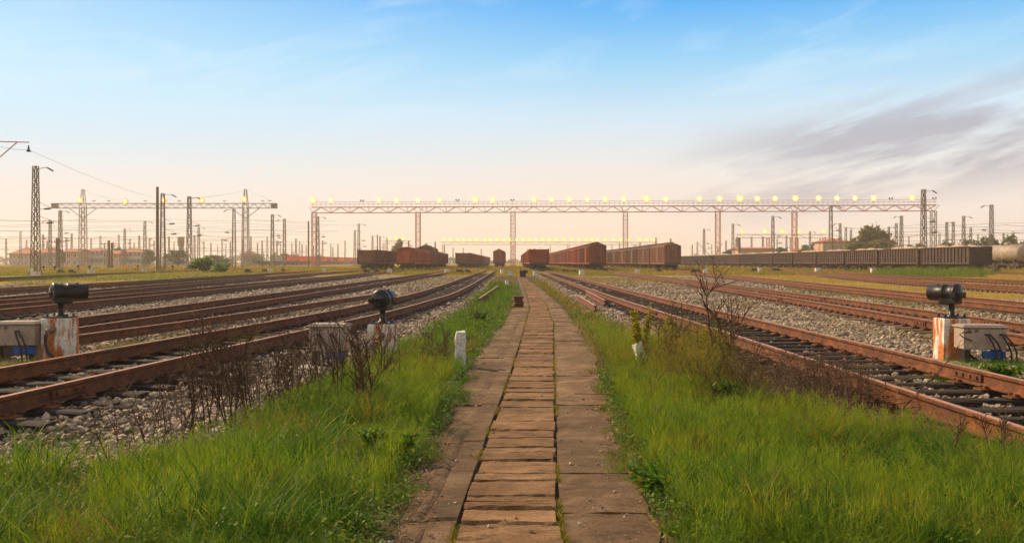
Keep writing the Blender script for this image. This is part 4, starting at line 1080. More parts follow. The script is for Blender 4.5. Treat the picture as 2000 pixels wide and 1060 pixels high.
def gondola(mat='wagon_brown', load=None, L=12.8, W_=2.9, zt=3.1):
    t = bpy.data.objects.new('gondola_wagon', None); COL.objects.link(t)
    z0 = 1.02; th_ = 0.07; mb = MB()
    for a in (-1, 1):
        xs = a * (W_ / 2 - th_ - 0.09)
        mb.box((xs, 0, (z0 + zt) / 2), (th_, L, zt - z0))
        n = 14
        for i in range(n + 1):
            yy = -L / 2 + 0.08 + (L - 0.16) * i / n
            mb.box((a * (W_ / 2 - 0.06), yy, (z0 + zt) / 2 - 0.02), (0.12, 0.13, zt - z0 - 0.08), bev=0.02)
        mb.box((a * (W_ / 2 - 0.07), 0, zt), (0.17, L + 0.04, 0.13)); mb.box((a * (W_ / 2 - 0.07), 0, z0 + 0.03), (0.16, L, 0.18))
        for i in range(0, n, 2):
            y0 = -L / 2 + 0.08 + (L - 0.16) * i / n; y1 = y0 + (L - .16) / n
            if i not in (6,): mb.bar((a * (W_ / 2 - 0.05), y0, z0 + .2), (a * (W_ / 2 - 0.05), y1, z0 + 1.0), 0.06)
    for s_ in (-1, 1):
        ys = s_ * (L / 2 - 0.035)
        mb.box((0, ys, (z0 + zt) / 2 + 0.001), (W_ - 0.32, 0.06, zt - z0 - .01))
        for q in (0.18, 0.40, 0.62, 0.84): mb.box((0, s_ * (L / 2 + 0.045), z0 + (zt - z0) * q), (W_ - 0.1, 0.10, 0.13), bev=0.025)
        for a in (-1, 1): mb.box((a * (W_ / 2 - .1), s_ * (L / 2 + 0.02), (z0 + zt) / 2), (0.17, 0.15, zt - z0))
    mb.box((0, 0, z0 + 0.08), (W_ - .4, L - .2, 0.06))
    mb.build('body', mat, t).parent = t
    for a in (-1, 1):
        for q in (-.28, .0, .28):
            mb = MB(); mb.box((a * (W_ / 2 - 0.155), q * L + 0.4, z0 + 0.62), (0.05, 1.25, 0.95))
            for e in (-.5, .5): mb.box((a * (W_ / 2 - 0.12), q * L + 0.4 + e, z0 + 0.62), (0.05, 0.08, 0.95))
            mb.build('door', mat, t)
    if load:
        nxx, nyy = 8, 30; vs = []; fs = []
        r = np.random.default_rng(3)
        for j in range(nyy + 1):
            for i in range(nxx + 1):
                u, v = i / nxx, j / nyy
                hh = math.sin(math.pi * u) ** .8 * min(1, 6 * v, 6 * (1 - v)) * (0.42 + 0.18 * math.sin(v * 19) + 0.10 * r.random())
                vs.append(((u - .5) * (W_ - .34), (v - .5) * (L - .16), zt - 0.18 + hh * 0.85))
        for j in range(nyy):
            for i in range(nxx): a = j * (nxx + 1) + i; fs.append((a, a + 1, a + nxx + 2, a + nxx + 1))
        mb = MB(); mb.add(vs, fs, True); mb.build('load', load, t)
    under(t, L, W_)
    return t
def boxcar(mat='wagon_red', L=15.0, W_=2.75, ze=3.75, zp=4.4, rounded=False):
    t = bpy.data.objects.new('boxcar', None); COL.objects.link(t)
    z0 = 0.98; mb = MB()
    mb.box((0, 0, (z0 + ze) / 2), (W_ - .16, L - .1, ze - z0))
    n = 16
    for a in (-1, 1):
        for i in range(n + 1):
            yy = -L / 2 + .1 + (L - .2) * i / n
            if abs(yy) < 1.6: continue
            mb.box((a * (W_ / 2 - 0.05), yy, (z0 + ze) / 2), (0.10, 0.14, ze - z0 - .02), bev=0.02)
        mb.box((a * (W_ / 2 - .06), 0, ze + .01), (.15, L, .14)); mb.box((a * (W_ / 2 - .06), 0, z0 + .02), (.15, L, .2))
        for q in (-.33, .33):
            mb.box((a * (W_ / 2 - .065), q * L, z0 + 2.05), (.06, 0.8, .5))
    for s_ in (-1, 1):
        for q in (-.36, -.12, .12, .36): mb.box((q * W_, s_ * (L / 2 - 0.02), (z0 + ze) / 2), (.12, .09, ze - z0), bev=.02)
        for q in (0.33, 0.66): mb.box((0, s_ * (L / 2 - 0.035), z0 + (ze - z0) * q), (W_ - .2, .05, .1))
    mb.build('body', mat, t)
    for a in (-1, 1):
        mb = MB(); mb.box((a * (W_ / 2 - .045), 0, (z0 + ze) / 2 + .02), (.06, 2.9, ze - z0 - .25))
        for e in (-1.3, -.45, .45, 1.3): mb.box((a * (W_ / 2 - .01), e, (z0 + ze) / 2), (.05, .09, ze - z0 - .3))
        for e in (.3, .7): mb.box((a * (W_ / 2 - .01), 0, z0 + (ze - z0) * e), (.045, 2.8, .08))
        mb.build('side_door', mat, t)
    k = 10; vs = []; fs = []
    prof = []
    for i in range(k + 1):
        u = -1 + 2 * i / k
        zz = (ze + (zp - ze) * math.sqrt(max(0, 1 - u * u * .98))) if rounded else (ze + 0.08 + (zp - ze - .08) * (1 - abs(u)) ** .9)
        prof.append((u * (W_ / 2 + .03), zz))
    for s_ in (-1, 1):
        for p in prof: vs.append((p[0], s_ * (L / 2 + .03), p[1]))
    for i in range(k): fs.append((i, i + 1, k + 2 + i, k + 1 + i))
    fs.append(tuple(range(k + 1))[::-1]); fs.append(tuple(range(k + 1, 2 * k + 2)))
    fs.append((0, k + 1, 2 * k + 1, k))
    mb = MB(); mb.add(vs, fs)
    for i in range(9):
        yy = -L / 2 + L * (i + .5) / 9
        for a, b in zip(prof[:-1], prof[1:]): mb.bar((a[0], yy, a[1] + .01), (b[0], yy, b[1] + .01), .08, .04)
    mb.box((0, 0, zp + .05), (.45, L - .4, .05))
    mb.build('roof', mat, t)
    mb = MB()
    for e in range(7): mb.bar((W_ / 2 - .55, -L / 2 - .06, z0 + .2 + e * .42), (W_ / 2 - .2, -L / 2 - .06, z0 + .2 + e * .42), .04)
    for e in (.55, .2): mb.bar((W_ / 2 - e, -L / 2 - .06, z0 - .1), (W_ / 2 - e, -L / 2 - .06, ze), .04)
    mb.build('ladder', 'wagon_under', t)
    under(t, L, W_)
    return t
def tank(L=11.0):
    t = bpy.data.objects.new('tank_wagon', None); COL.objects.link(t)
    mb = MB(); r = 1.45
    mb.lathe((0, -L / 2, 2.75), (0, 1, 0), [(0, .3), (.12, .8), (.35, 1.2), (.65, r), (L - .65, r), (L - .35, 1.2), (L - .12, .8), (L, .3)], 28); mb.build('tank', 'tank_paint', t)
    mb = MB(); mb.lathe((0, 0, 4.1), (0, 0, 1), [(0, .6), (.4, .6), (.5, .45), (.55, .1)], 16); mb.box((0, 0, 4.15), (1.4, 2.4, .06)); mb.build('dome', 'tank_paint', t)
    mb = MB()
    for q in (-.33, 0, .33): mb.box((0, q * L, 1.35), (2.2, .4, .6))
    mb.build('saddle', 'wagon_under', t)
    under(t, L, 2.8); return t
ORD = ['first', 'second', 'third', 'fourth', 'fifth', 'sixth', 'seventh', 'eighth', 'ninth', 'tenth', 'eleventh', 'twelfth', 'thirteenth', 'fourteenth', 'fifteenth', 'sixteenth']
P_g = gondola('wagon_brown'); P_gl = gondola('wagon_dark', 'load_sand'); P_b = boxcar('wagon_red'); P_br = boxcar('wagon_red', 13.5, 2.75, 3.0, 3.5, True)
P_gr = gondola('wagon_red')
P_bd = boxcar('wagon_brown', 15.0, 2.75, 3.75, 4.4); P_t = tank()
used = set()
def row(k, d0, plan, where, cat):
    d = d0
    for i, (pr, Lw) in enumerate(plan):
        yc = d + Lw / 2; x = float(cx(k, yc)); lab = f'{ORD[i]} {cat} from the near end of the {where}'
        hd = -math.atan2(float(cx(k, yc + 4) - cx(k, yc - 4)), 8)
        if pr.name not in used:
            used.add(pr.name); o = pr; o.location = (x, yc, 0.2); o.rotation_euler = (0, 0, hd); o['label'] = lab
        else: o = dup(pr, (x, yc, 0.2), hd, lab)
        kind = {'gondola_wagon': 'wagon', 'boxcar': 'boxcar', 'tank_wagon': 'tank wagon'}[o.name.split('.')[0]]
        o['category'] = kind; o['group'] = 'wagons of the ' + where
        d += Lw + 1.1
row('d', 139, [(P_g, 12.8)] * 2, 'leftmost brown gondola row', 'brown open gondola')
row('c', 138, [(P_br, 13.5), (P_br, 13.5), (P_bd, 15), (P_br, 13.5), (P_gr, 12.8)], 'left row with a round roofed boxcar', 'wagon')
row('b', 184, [(P_g, 12.8), (P_gr, 12.8)] + [(P_gr, 12.8)] * 11, 'small distant row left of the path', 'open gondola')
row('a', 217, [(P_b, 15), (P_b, 15), (P_bd, 15)], 'short string left of the path end', 'red boxcar')
row('g', 131, [(P_gr, 12.8), (P_gr, 12.8), (P_br, 13.5)] + [(P_gr, 12.8)] * 6, 'row just right of the path end', 'wagon')
row('h', 143, [(P_b, 15)] + [(P_b, 15)] * 11, 'tall red row right of centre', 'boxcar')
row('i', 145, [(P_bd, 15)] + [(P_bd, 15)] * 10, 'brown boxcar row farther right', 'boxcar')
row('l', 110, [(P_gl, 12.8)] * 16, 'long sand loaded row on the right', 'dark gondola')
TR['m'] = [(100, 85), (420, 85)]; CL['m'] = (np.array([100., 420.]), np.array([85., 85.]))
row('m', 148, [(P_t, 11.0)] * 3, 'pale row at the far right', 'tank wagon')
track('m', 'farthest right track under the tank wagons', 100, 420, (100, 101), 0, group=None)
# container train far left
M0 = (-91.0)
cont = bpy.data.objects.new('flat_wagon', None); COL.objects.link(cont)
mb = MB(); mb.box((0, 0, 1.05), (2.8, 13.0, .5)); mb.box((1.3, 0, 1.35), (.1, 13, .5)); mb.box((-1.3, 0, 1.35), (.1, 13, .5)); mb.build('body', 'wagon_under', cont); bogies(cont, 13, 2.8)
cp = {}
for key, mat, ln in (('o', 'container_orange', 12.2), ('s', 'container_orange', 3.6), ('w', 'container_pale', 8)):
    mb = MB(); mb.box((0, 0, 1.25), (2.44, ln, 2.5))
    for a in (-1, 1):
        for i in range(int(ln * 2)): mb.box((a * 1.23, -ln / 2 + (i + .5) * .5, 1.25), (.05, .22, 2.3))
        for s_ in (-1, 1): mb.box((a * 1.2, s_ * ln / 2, 1.25), (.14, .14, 2.6))
    cp[key] = [mb.build('shipping_container', mat), True]
d = 330.0
for i in range(14):
    o = cont if i == 0 else dup(cont, (0, 0, 0)); o.location = (M0, d, 0.25)
    tag(o, f'{ORD[i]} dark flat wagon from the left end of the distant container train', 'flat wagon', 'wagons of the distant container train')
    for key, off, lab in ([('w', 2, 'pale grey container at the left end of the distant train')] if i == 1 else [('o', 0, 'long orange container near the left end of the distant train')] if i == 2 else
                       [] if i == 0 else [('s', -3.4, f'nearer short orange container on the {ORD[i]} flat wagon of the distant train'), ('s', 2.8, f'farther short orange container on the {ORD[i]} flat wagon of the distant train')] if i % 3 else [('o', 0, f'long orange container on the {ORD[i]} flat wagon of the distant train')]):
        b = cp[key]; c = b[0] if b[1] else b[0].copy()
        if not b[1]: COL.objects.link(c)
        b[1] = False; c.location = (M0, d + off, 1.55); tag(c, lab, 'container', 'containers on the distant train')
    d += 14.2
mb = MB()
tl2 = thing('railway_track', 'track under the distant orange container train', 'railway track')
for sg in (-.75, .75): rail_mesh('rail', np.stack([np.full(20, M0 + sg), np.linspace(310, 560, 20)], -1), tl2, 0.085)
# ------------------------------------------------------------------ foliage
def leaf_cloud(n, ells, size, flat=0.0, seed=0):
    """small leaf quads spread through ellipsoids (cx,cy,cz,rx,ry,rz,weight), denser near the shell"""
    r = np.random.default_rng(seed); Vs = []
    wt = np.array([e[6] for e in ells], float); cnt = np.maximum(1, (n * wt / wt.sum()).astype(int))
    for e, c in zip(ells, cnt):
        dv = r.normal(size=(c, 3)); dv /= np.linalg.norm(dv, axis=1)[:, None]
        rad = r.random(c) ** 0.45 * (0.82 + 0.36 * r.random(c))
        # clumps: pull leaves towards a set of sprigs
        ns = max(6, c // 26); sp = r.normal(size=(ns, 3)); sp /= np.linalg.norm(sp, axis=1)[:, None]; sp *= (0.55 + 0.5 * r.random(ns))[:, None]
        P = dv * rad[:, None]; pick = sp[r.integers(0, ns, c)] + r.normal(size=(c, 3)) * 0.13
        m = r.random(c) < 0.72; P[m] = pick[m]
        Vs.append(P * np.array(e[3:6]) + np.array(e[0:3]))
    P = np.concatenate(Vs); c = len(P)
    a = r.normal(size=(c, 3)); a /= np.linalg.norm(a, axis=1)[:, None]
    b = np.cross(a, r.normal(size=(c, 3))); b /= np.linalg.norm(b, axis=1)[:, None]
    s = size * (0.6 + 0.8 * r.random(c))[:, None]
    Q4 = np.stack([P - a * s, P + b * s * .5, P + a * s, P - b * s * .5], 1).reshape(-1, 3)
    return Q4, np.arange(c * 4).reshape(-1, 4)
def tree(name, label, cat, px, d, ytop, wpx, trunk_h=0.3, mat='tree_leaf', n=2600, seed=0, size=0.34, group=None, ybase=None):
    H = zat(ytop, d); Wm = wpx * d / F
    t = thing(name, label, cat, (xat(px, d), d, 0), 0, group)
    r = random.Random(seed); ells = []
    k = 9
    for i in range(k):
        fz = r.uniform(trunk_h + 0.12, 0.86); wz = math.sin(math.pi * min(1, max(0.12, (fz - trunk_h + .15) / (1.12 - trunk_h))))
        ells.append((r.uniform(-.36, .36) * Wm * wz, r.uniform(-.3, .3) * Wm, fz * H, Wm * r.uniform(.16, .26), Wm * r.uniform(.16, .24), H * r.uniform(.10, .17), 1))
    ells.append((0, 0, H * (0.5 + trunk_h / 2), Wm * .3, Wm * .28, H * (1 - trunk_h) * .46, 2))
    mb = MB(); mb.tube([(0, 0, -.3), (r.uniform(-.1, .1), 0, H * .3), (r.uniform(-.3, .3), 0, H * .62), (0, 0, H * .86)], [H * .026 + .05, H * .02 + .03, H * .012, H * .004], 8)
    for i in range(9):
        e = ells[i]; zz = H * r.uniform(.22, .5)
        mb.tube([(0, 0, zz), (e[0] * .5, e[1] * .5, (zz + e[2]) / 2 + .2), (e[0], e[1], e[2])], [H * .012 + .02, H * .008, H * .003], 5)
    mb.build('trunk', 'bark', t)
    V, Qq = leaf_cloud(n, ells, size, seed=seed); np_mesh('crown', V, Qq, mat, False, t)
    return t
tree('tree', 'big spreading olive green tree right of the hip roof house', 'tree', 1700, 260, 437, 78, 0.22, 'tree_leaf_olive', 6500, 3, 0.42)
tree('tree', 'lower rounded tree at the right foot of the big olive tree', 'tree', 1728, 250, 463, 84, 0.1, 'tree_leaf_olive', 3800, 4, 0.4)
tree('tree', 'low dense tree at the left foot of the big olive tree', 'tree', 1672, 245, 466, 64, 0.1, 'tree_leaf_olive', 2600, 24, 0.4)
tree('tree', 'pale hazy tree rising behind the round roofed boxcar', 'tree', 778, 340, 468, 28, 0.2, 'tree_leaf_olive', 2200, 5, 0.45)
for i, (px, d, top, w, lab, mt) in enumerate([
    (1583, 320, 474, 46, 'round dark green tree left of the hip roof house', 'tree_leaf'), (1527, 330, 478, 34, 'low dark tree behind the reddish mast', 'tree_leaf'), (1425, 360, 487, 30, 'low green tree behind the gondola row near the dead stalk', 'tree_leaf'),
    (1800, 300, 474, 40, 'low green tree below the tallest right mast', 'tree_leaf'), (1845, 290, 467, 46, 'green tree right of the gantry end', 'tree_leaf'), (1890, 270, 462, 60, 'wide green tree behind the nearest right gondola', 'tree_leaf'), (1935, 260, 458, 40, 'green tree behind the tall mast at far right', 'tree_leaf'), (1972, 255, 450, 46, 'tall green tree at the right edge', 'tree_leaf'),
    (2010, 250, 462, 60, 'green tree past the right edge trees', 'tree_leaf'), (1775, 310, 477, 30, 'small green tree right of the big olive tree', 'tree_leaf'),
    (232, 330, 484, 30, 'dark green tree between the left houses', 'tree_leaf'), (290, 330, 486, 30, 'green tree just left of the dark concrete pole', 'tree_leaf'), (347, 300, 487, 54, 'broad green tree under the water tower', 'tree_leaf'), (122, 340, 486, 26, 'green tree between the first two left houses', 'tree_leaf'),
    (425, 340, 497, 60, 'low green tree clump right of the bush', 'tree_leaf'), (500, 420, 495, 52, 'low green tree left of the container train', 'tree_leaf'), (560, 420, 496, 60, 'low green tree behind the orange container', 'tree_leaf')]):
    tree('tree', lab, 'tree', px, d, top, w, 0.08, mt, 1900, 40 + i, 0.42)
# far treeline as a mass
ells = []; r = random.Random(8)
for px in range(-200, 2300, 14):
    d = r.uniform(760, 900); tp = 498 + 5 * math.sin(px * .021) + r.uniform(-3, 3)
    if 640 < px < 1360: tp += 6
    h = zat(tp, d); ells.append((xat(px, d), d, h * .45, 9, 8, h * .55, 1))
V, Qq = leaf_cloud(14000, ells, 1.5, seed=77)
tag(np_mesh('treeline', V, Qq, 'tree_leaf'), 'hazy low line of woods along the horizon', 'treeline', kind='stuff')
tree('bush', 'round bright green bush in the grass on the left', 'bush', 396, 121, 502.5, 54, 0.0, 'bush_leaf', 6000, 61, 0.13)
tree('bush', 'low spreading green bush right of the round bush', 'bush', 430, 119, 515, 48, 0.0, 'bush_leaf', 3000, 62, 0.12)
# ------------------------------------------------------------------ buildings
def house(label, px0, px1, ybase_d, yeave, yridge, wall='house_wall', hip=True, floors=2, bays=6, depth=9.0, porch=False, name='house'):
    d = ybase_d; x0, x1 = xat(px0, d), xat(px1, d); Wd = x1 - x0; ze, zr = zat(yeave, d), zat(yridge, d)
    t = thing(name, label, 'house', ((x0 + x1) / 2, d, 0))
    mb = MB(); mb.box((0, depth / 2, ze / 2 - .3), (Wd, depth, ze + .6)); mb.build('wall', wall, t)
    e = 0.7; a, b = Wd / 2 + e, depth + e; k = (depth / 2 if hip else 0.0)
    vs = [(-a, -e, ze), (a, -e, ze), (a, b, ze), (-a, b, ze), (-a + k + (e if hip else 0), depth / 2, zr), (a - k - (e if hip else 0), depth / 2, zr)]
    if hip and a - k - e < 0.5: vs[4] = (-.5, depth / 2, zr); vs[5] = (.5, depth / 2, zr)
    mb = MB(); mb.add(vs, [(0, 1, 5, 4), (1, 2, 5), (2, 3, 4, 5), (3, 0, 4), (3, 2, 1, 0)]); mb.box((0, -e, ze), (2 * a, .25, .3)); mb.build('roof', 'roof_tile', t)
    fh = ze / floors
    for f_ in range(floors):
        for i in range(bays):
            x = -Wd / 2 + Wd * (i + .5) / bays; z = fh * (f_ + .5)
            mb = MB(); mb.box((0, -0.03, 0), (Wd / bays * .52, .1, fh * .5)); w = mb.build('window', 'window_dark', t, (x, 0, z))
            m2 = MB(); q = Wd / bays * .52
            for s_ in (-1, 1): m2.box((s_ * q / 2, -.08, 0), (.14, .12, fh * .54)); m2.box((0, -.08, s_ * fh * .25), (q, .11, .14))
            m2.box((0, -.085, 0), (.1, .1, fh * .5)); m2.build('frame', 'window_frame', w)
        if porch:
            mb = MB(); mb.box((0, -.7, fh * f_ + .15), (Wd * .9, 1.4, .25)); mb.box((0, -1.35, fh * f_ + .7), (Wd * .9, .1, .9))
            for i in range(bays + 1): mb.box((-Wd * .45 + Wd * .9 * i / bays, -1.3, fh * f_ + fh * .5), (.25, .25, fh))
            mb.build('balcony', 'window_frame', t)
    return t
house('long grey house with red tiled roof at the left edge', 18, 62, 330, 496, 483)
house('second red roofed house right of the leftmost mast', 70, 110, 338, 494, 482, bays=5)
house('tan gabled house with bright orange roof beside the first lamp tower', 128, 152, 322, 492, 485, 'house_wall_tan', False, 2, 2)
house('grey balcony house with red roof right of the first lamp tower', 152, 208, 334, 491, 484, porch=True)
house('small orange roofed house before the balcony houses', 215, 232, 325, 496, 486, 'house_wall_tan', True, 2, 2)
house('balcony house with red hip roof left of the dark concrete pole', 226, 281, 333, 493, 483.5, porch=True)
house('low grey house half hidden at the right of the dark pole', 318, 352, 345, 502, 496, bays=4)
house('tan house with red hip roof behind the gondola row', 1607, 1662, 300, 472, 464.5, 'house_wall_tan', True, 2, 7)
house('long low pale warehouse behind the gondola row', 1442, 1512, 330, 486, 482.5, 'house_wall_tan', False, 1, 9, name='warehouse')
house('low red roofed shed between the dead stalk and the hip roof house', 1560, 1606, 340, 489, 485, 'house_wall_tan', False, 1, 5, name='shed')
house('low hazy house left of the round roofed boxcar', 470, 492, 420, 496, 489, 'house_wall_tan', True, 2, 3)
# water tower
d = 420.0; t = thing('water_tower', 'hazy grey water tower left of the tall mast', 'water tower', (xat(353.5, d), d, 0)); s_ = d / F
mb = MB(); mb.lathe((0, 0, 0), (0, 0, 1), [(0, 5 * s_), (zat(481, d), 4.3 * s_)], 14); mb.build('shaft', 'pole_concrete', t)
mb = MB(); mb.lathe((0, 0, zat(482, d)), (0, 0, 1), [(0, 4.3 * s_), (3 * s_, 6.3 * s_), (16 * s_, 6.6 * s_), (18 * s_, 6.9 * s_), (19 * s_, 6.2 * s_), (20 * s_, .4)], 18); mb.build('tank', 'pole_concrete', t)
# boundary fence at left
t = thing('boundary_fence', 'low pale post fence in front of the left houses', 'fence', (xat(-40, 240), 240, 0)); Lf = xat(300, 240) - xat(-40, 240)
q = 0
while q < Lf: mb = MB(); mb.box((0, 0, .6), (.12, .12, 1.5)); mb.build('post', 'window_frame', t, (q, 0, 0)); q += 2.2
for z in (.5, .85, 1.2): mb = MB(); mb.bar((0, 0, z), (Lf, 0, z), .035); mb.build('rail', 'window_frame', t)

# ------------------------------------------------------------------ grass
def blades(x, y, z, h, w, lean, seg=3, seed=0, wind=(0.0, 0.0)):
    """curved tapering blades; all inputs are arrays"""
    r = np.random.default_rng(seed); n = len(x); a = r.random(n) * 6.283
    dx, dy = np.cos(a) * lean + wind[0] * h, np.sin(a) * lean + wind[1] * h
    fa = r.random(n) * 6.283; wx, wy = np.cos(fa), np.sin(fa) * 0.6
    rows = []
    for i in range(seg + 1):
        t = i / seg; ww = w * (1 - t) ** 0.7 * 0.5 + 0.0004
        bx, by, bz = x + dx * t ** 1.9, y + dy * t ** 1.9, z + h * (t - 0.18 * t * t * (lean / (h + 1e-6)))
        rows.append(np.stack([bx - wx * ww, by - wy * ww, bz], -1)); rows.append(np.stack([bx + wx * ww, by + wy * ww, bz], -1))
    V = np.stack(rows, 1); k = 2 * (seg + 1)
    base = (np.arange(n) * k)[:, None]
    Qs = np.concatenate([base + np.array([[2 * i, 2 * i + 1, 2 * i + 3, 2 * i + 2]]) for i in range(seg)], 0)
    return V.reshape(-1, 3), Qs
def merge(parts):
    Vs, Qs, o = [], [], 0
    for V, q in parts: Vs.append(V); Qs.append(q + o); o += len(V)
    return np.concatenate(Vs), np.concatenate(Qs)
def clump_points(n, x0, x1, y0, y1, per, spread, seed):
    r = np.random.default_rng(seed); c = max(1, n // per)
    cx_ = x0 + (x1 - x0) * r.random(c); cy_ = y0 + (y1 - y0) * r.random(c)
    i = r.integers(0, c, n)
    return cx_[i] + r.normal(size=n) * spread, cy_[i] + r.normal(size=n) * spread, i
parts_g, parts_o, parts_s = [], [], []
def verge(n, y0, y1, side, hmin, hmax, wmul, per, spread, seed, olive, thin=1.0):
    wmax = min(6.5, 0.62 * y1 + .6)
    x0, x1 = (-wmax, 0.2) if side < 0 else (0.0, wmax)
    x, y, ci = clump_points(n, x0, x1, y0, y1, per, spread, seed)
    r = np.random.default_rng(seed + 1)
    xl, xr, pl, pr = ev(XL, y), ev(XR, y), ev(PL, y), ev(PR, y)
    # ragged edge of the path and of the ballast
    eg = 0.46 * (vnoise(x, y, .5, 21) - .46) + .10 * (vnoise(x, y, .13, 26) - .4)
    if side < 0: ok = (x > xl - .25 * vnoise(x, y, .6, 22)) & (x < pl + eg)
    else: ok = (x < xr + .25 * vnoise(x, y, .6, 23)) & (x > pr - eg)
    ok &= (np.abs(x) < 0.62 * y + 0.5)
    ok &= (vnoise(x, y, 0.55, 24) > 0.30) | (r.random(n) < .22)
    if y0 > 9: ok &= r.random(n) < thin
    # keep signals and boxes clear
    for bx, by, br in ((-2.25, 12.9, .75), (-6.7, 12.9, .8), (6.6, 12.9, .8)): ok &= (((x - bx) / 1.2) ** 2 + ((y - by + .15) / .5) ** 2) > br ** 2
    x, y, ci = x[ok], y[ok], ci[ok]; m = len(x)
    hh = (hmin + (hmax - hmin) * r.random(m)) * (0.45 + 0.65 * vnoise(x, y, 1.0, 25) + 0.65 * vnoise(x, y, .28, 27) ** 1.5)
    # shorter at the path and ballast edges
    ed = np.clip(np.minimum((ev(PL, y) - x) if side < 0 else (x - ev(PR, y)), (x - ev(XL, y)) if side < 0 else (ev(XR, y) - x)) / 0.5, 0.0, 1)
    hh *= 0.45 + 0.55 * ed
    tall = np.array([(-2.3, 10.0, .9, .35), (-1.3, 8.8, 1.0, .55), (2.3, 10, 1.2, .35), (4.2, 6.2, 1.5, .25)])
    for tx, ty, tr, k in tall: hh *= 1 + k * np.exp(-((x - tx) ** 2 + (y - ty) ** 2) / tr ** 2)
    w = (0.003 + 0.0045 * r.random(m) ** 2) * wmul
    lean = hh * (0.25 + 0.65 * r.random(m))
    V, Qq = blades(x, y, G(x, y) - 0.01, hh, w, lean, 3, seed + 2, (0.18 * side, -0.02))
    (parts_o if olive else parts_g).append((V, Qq))
verge(60000, 4.0, 7.2, -1, .09, .21, 1.0, 46, .05, 200, False)
verge(52000, 7.2, 11, -1, .09, .22, 1.25, 40, .07, 210, False)
verge(60000, 11, 22, -1, .08, .20, 2.0, 30, .10, 220, False, .9)
verge(36000, 22, 60, -1, .10, .26, 4.2, 22, .2, 230, False, .9)
verge(48000, 4.0, 7.2, 1, .10, .23, 1.0, 46, .05, 240, False)
verge(24000, 7.2, 11, 1, .10, .23, 1.25, 40, .07, 250, False)
verge(32000, 6.2, 12, 1, .10, .26, 1.25, 40, .07, 255, True)
verge(56000, 11, 22, 1, .08, .22, 2.0, 30, .10, 260, True, .95)
verge(34000, 22, 60, 1, .10, .26, 4.2, 22, .2, 270, True, .95)
# broad blades of coarse grass at the lower left and lower right
r = np.random.default_rng(300)
for (x0, x1, y0, y1, n, hm) in ((-3.6, -1.2, 4.4, 6.7, 900, .48), (0.9, 1.6, 4.4, 6.5, 160, .34), (-2.2, -0.9, 7, 10, 350, .4), (2.5, 4.4, 4.6, 6.6, 260, .36)):
    x, y, _ = clump_points(n, x0, x1, y0, y1, 14, .07, int(400 + x0 * 10)); hh = hm * (.5 + .6 * r.random(n))
    ok = (x < ev(PL, y) - .05) | (x > ev(PR, y) + .05); x, y, hh = x[ok], y[ok], hh[ok]; n = len(x)
    parts_g.append(blades(x, y, G(x, y), hh, .009 + .008 * r.random(n), hh * (.3 + .5 * r.random(n)), 4, 5))
# taller uneven clumps standing out of the verge
r = np.random.default_rng(410)
for q in range(230):
    y0 = 4.4 + 10 * r.random() ** 1.3; sd = -1 if r.random() < .5 else 1
    a_, b_ = (ev(XL, y0) + .1, ev(PL, y0) - .15) if sd < 0 else (ev(PR, y0) + .15, ev(XR, y0) - .1)
    a_, b_ = max(a_, -.62 * y0), min(b_, .62 * y0); x0 = a_ + (b_ - a_) * r.random(); n = int(60 + 110 * r.random())
    x = x0 + r.normal(size=n) * .055; y = y0 + r.normal(size=n) * .055; hm = .22 + .22 * r.random(); hh = hm * (.4 + .7 * r.random(n))
    (parts_o if r.random() < .35 else parts_g).append(blades(x, y, G(x, y), hh, .0035 + .006 * r.random(n), hh * (.3 + .9 * r.random(n)), 4, 411 + q))
# small weeds among the ballast, at rails and around signals
def tufts(px_list, n, sp, hm, w, parts, seed):
    r = np.random.default_rng(seed)
    for (x0, y0) in px_list:
        m = int(n * (.5 + r.random())); x = x0 + r.normal(size=m) * sp; y = y0 + r.normal(size=m) * sp
        hh = hm * (.4 + .8 * r.random(m)); parts.append(blades(x, y, G(x, y), hh, w * (.6 + .8 * r.random(m)), hh * (.2 + .7 * r.random(m)), 2, seed))
tufts([(-5.9, 14.2), (-5.5, 15.0), (-5.9, 16.2), (-6.2, 14.8), (-5.2, 16.5), (-6.9, 12.2), (-6.3, 12.1)], 700, .28, .16, .005, parts_o, 501)
tufts([(6.0, 12.4), (6.5, 12.2), (7.0, 12.3), (7.5, 12.5), (5.9, 11.2), (6.4, 11.5), (7.1, 11.8), (5.2, 10.6)], 500, .25, .13, .005, parts_g, 502)
tufts([(8.0 - .04 * q + .3 * math.sin(q), 13 + q * 1.3) for q in range(16)], 170, .35, .12, .006, parts_o, 503)
tufts([(12.8 + .18 * q, 24 + q * 1.8) for q in range(14)], 260, .5, .14, .012, parts_o, 504)
tufts([(-4.1 + .15 * q, 15.5 + q * 1.6) for q in range(6)], 90, .3, .14, .006, parts_o, 505)
tufts([(rng.uniform(-14, 14), rng.uniform(16, 55)) for q in range(60)], 60, .22, .12, .01, parts_o, 506)
r = np.random.default_rng(520)
for T_, o_, nn in ((CLf, -.016, 5200), (CRf, .016, 4200)):
    y = 3.8 + 26 * r.random(nn) ** 1.5; x = ev(T_, y) + o_ + r.normal(size=nn) * .010
    ok = vnoise(x, y, .5, 41) > .42; x, y = x[ok], y[ok]; hh = .012 + .03 * r.random(len(x)) ** 2
    parts_o.append(blades(x, y, np.full(len(x), -.03), hh + .025, .004 + .004 * r.random(len(x)), hh, 2, 521))
V, Qq = merge(parts_g); tag(np_mesh('grass', V, Qq, 'grass_green'), 'lush bright green grass on the verges beside the path', 'grass', kind='stuff')
V, Qq = merge(parts_o); tag(np_mesh('grass', V, Qq, 'grass_olive'), 'olive and yellowish grass along the right verge and track edges', 'grass', kind='stuff')
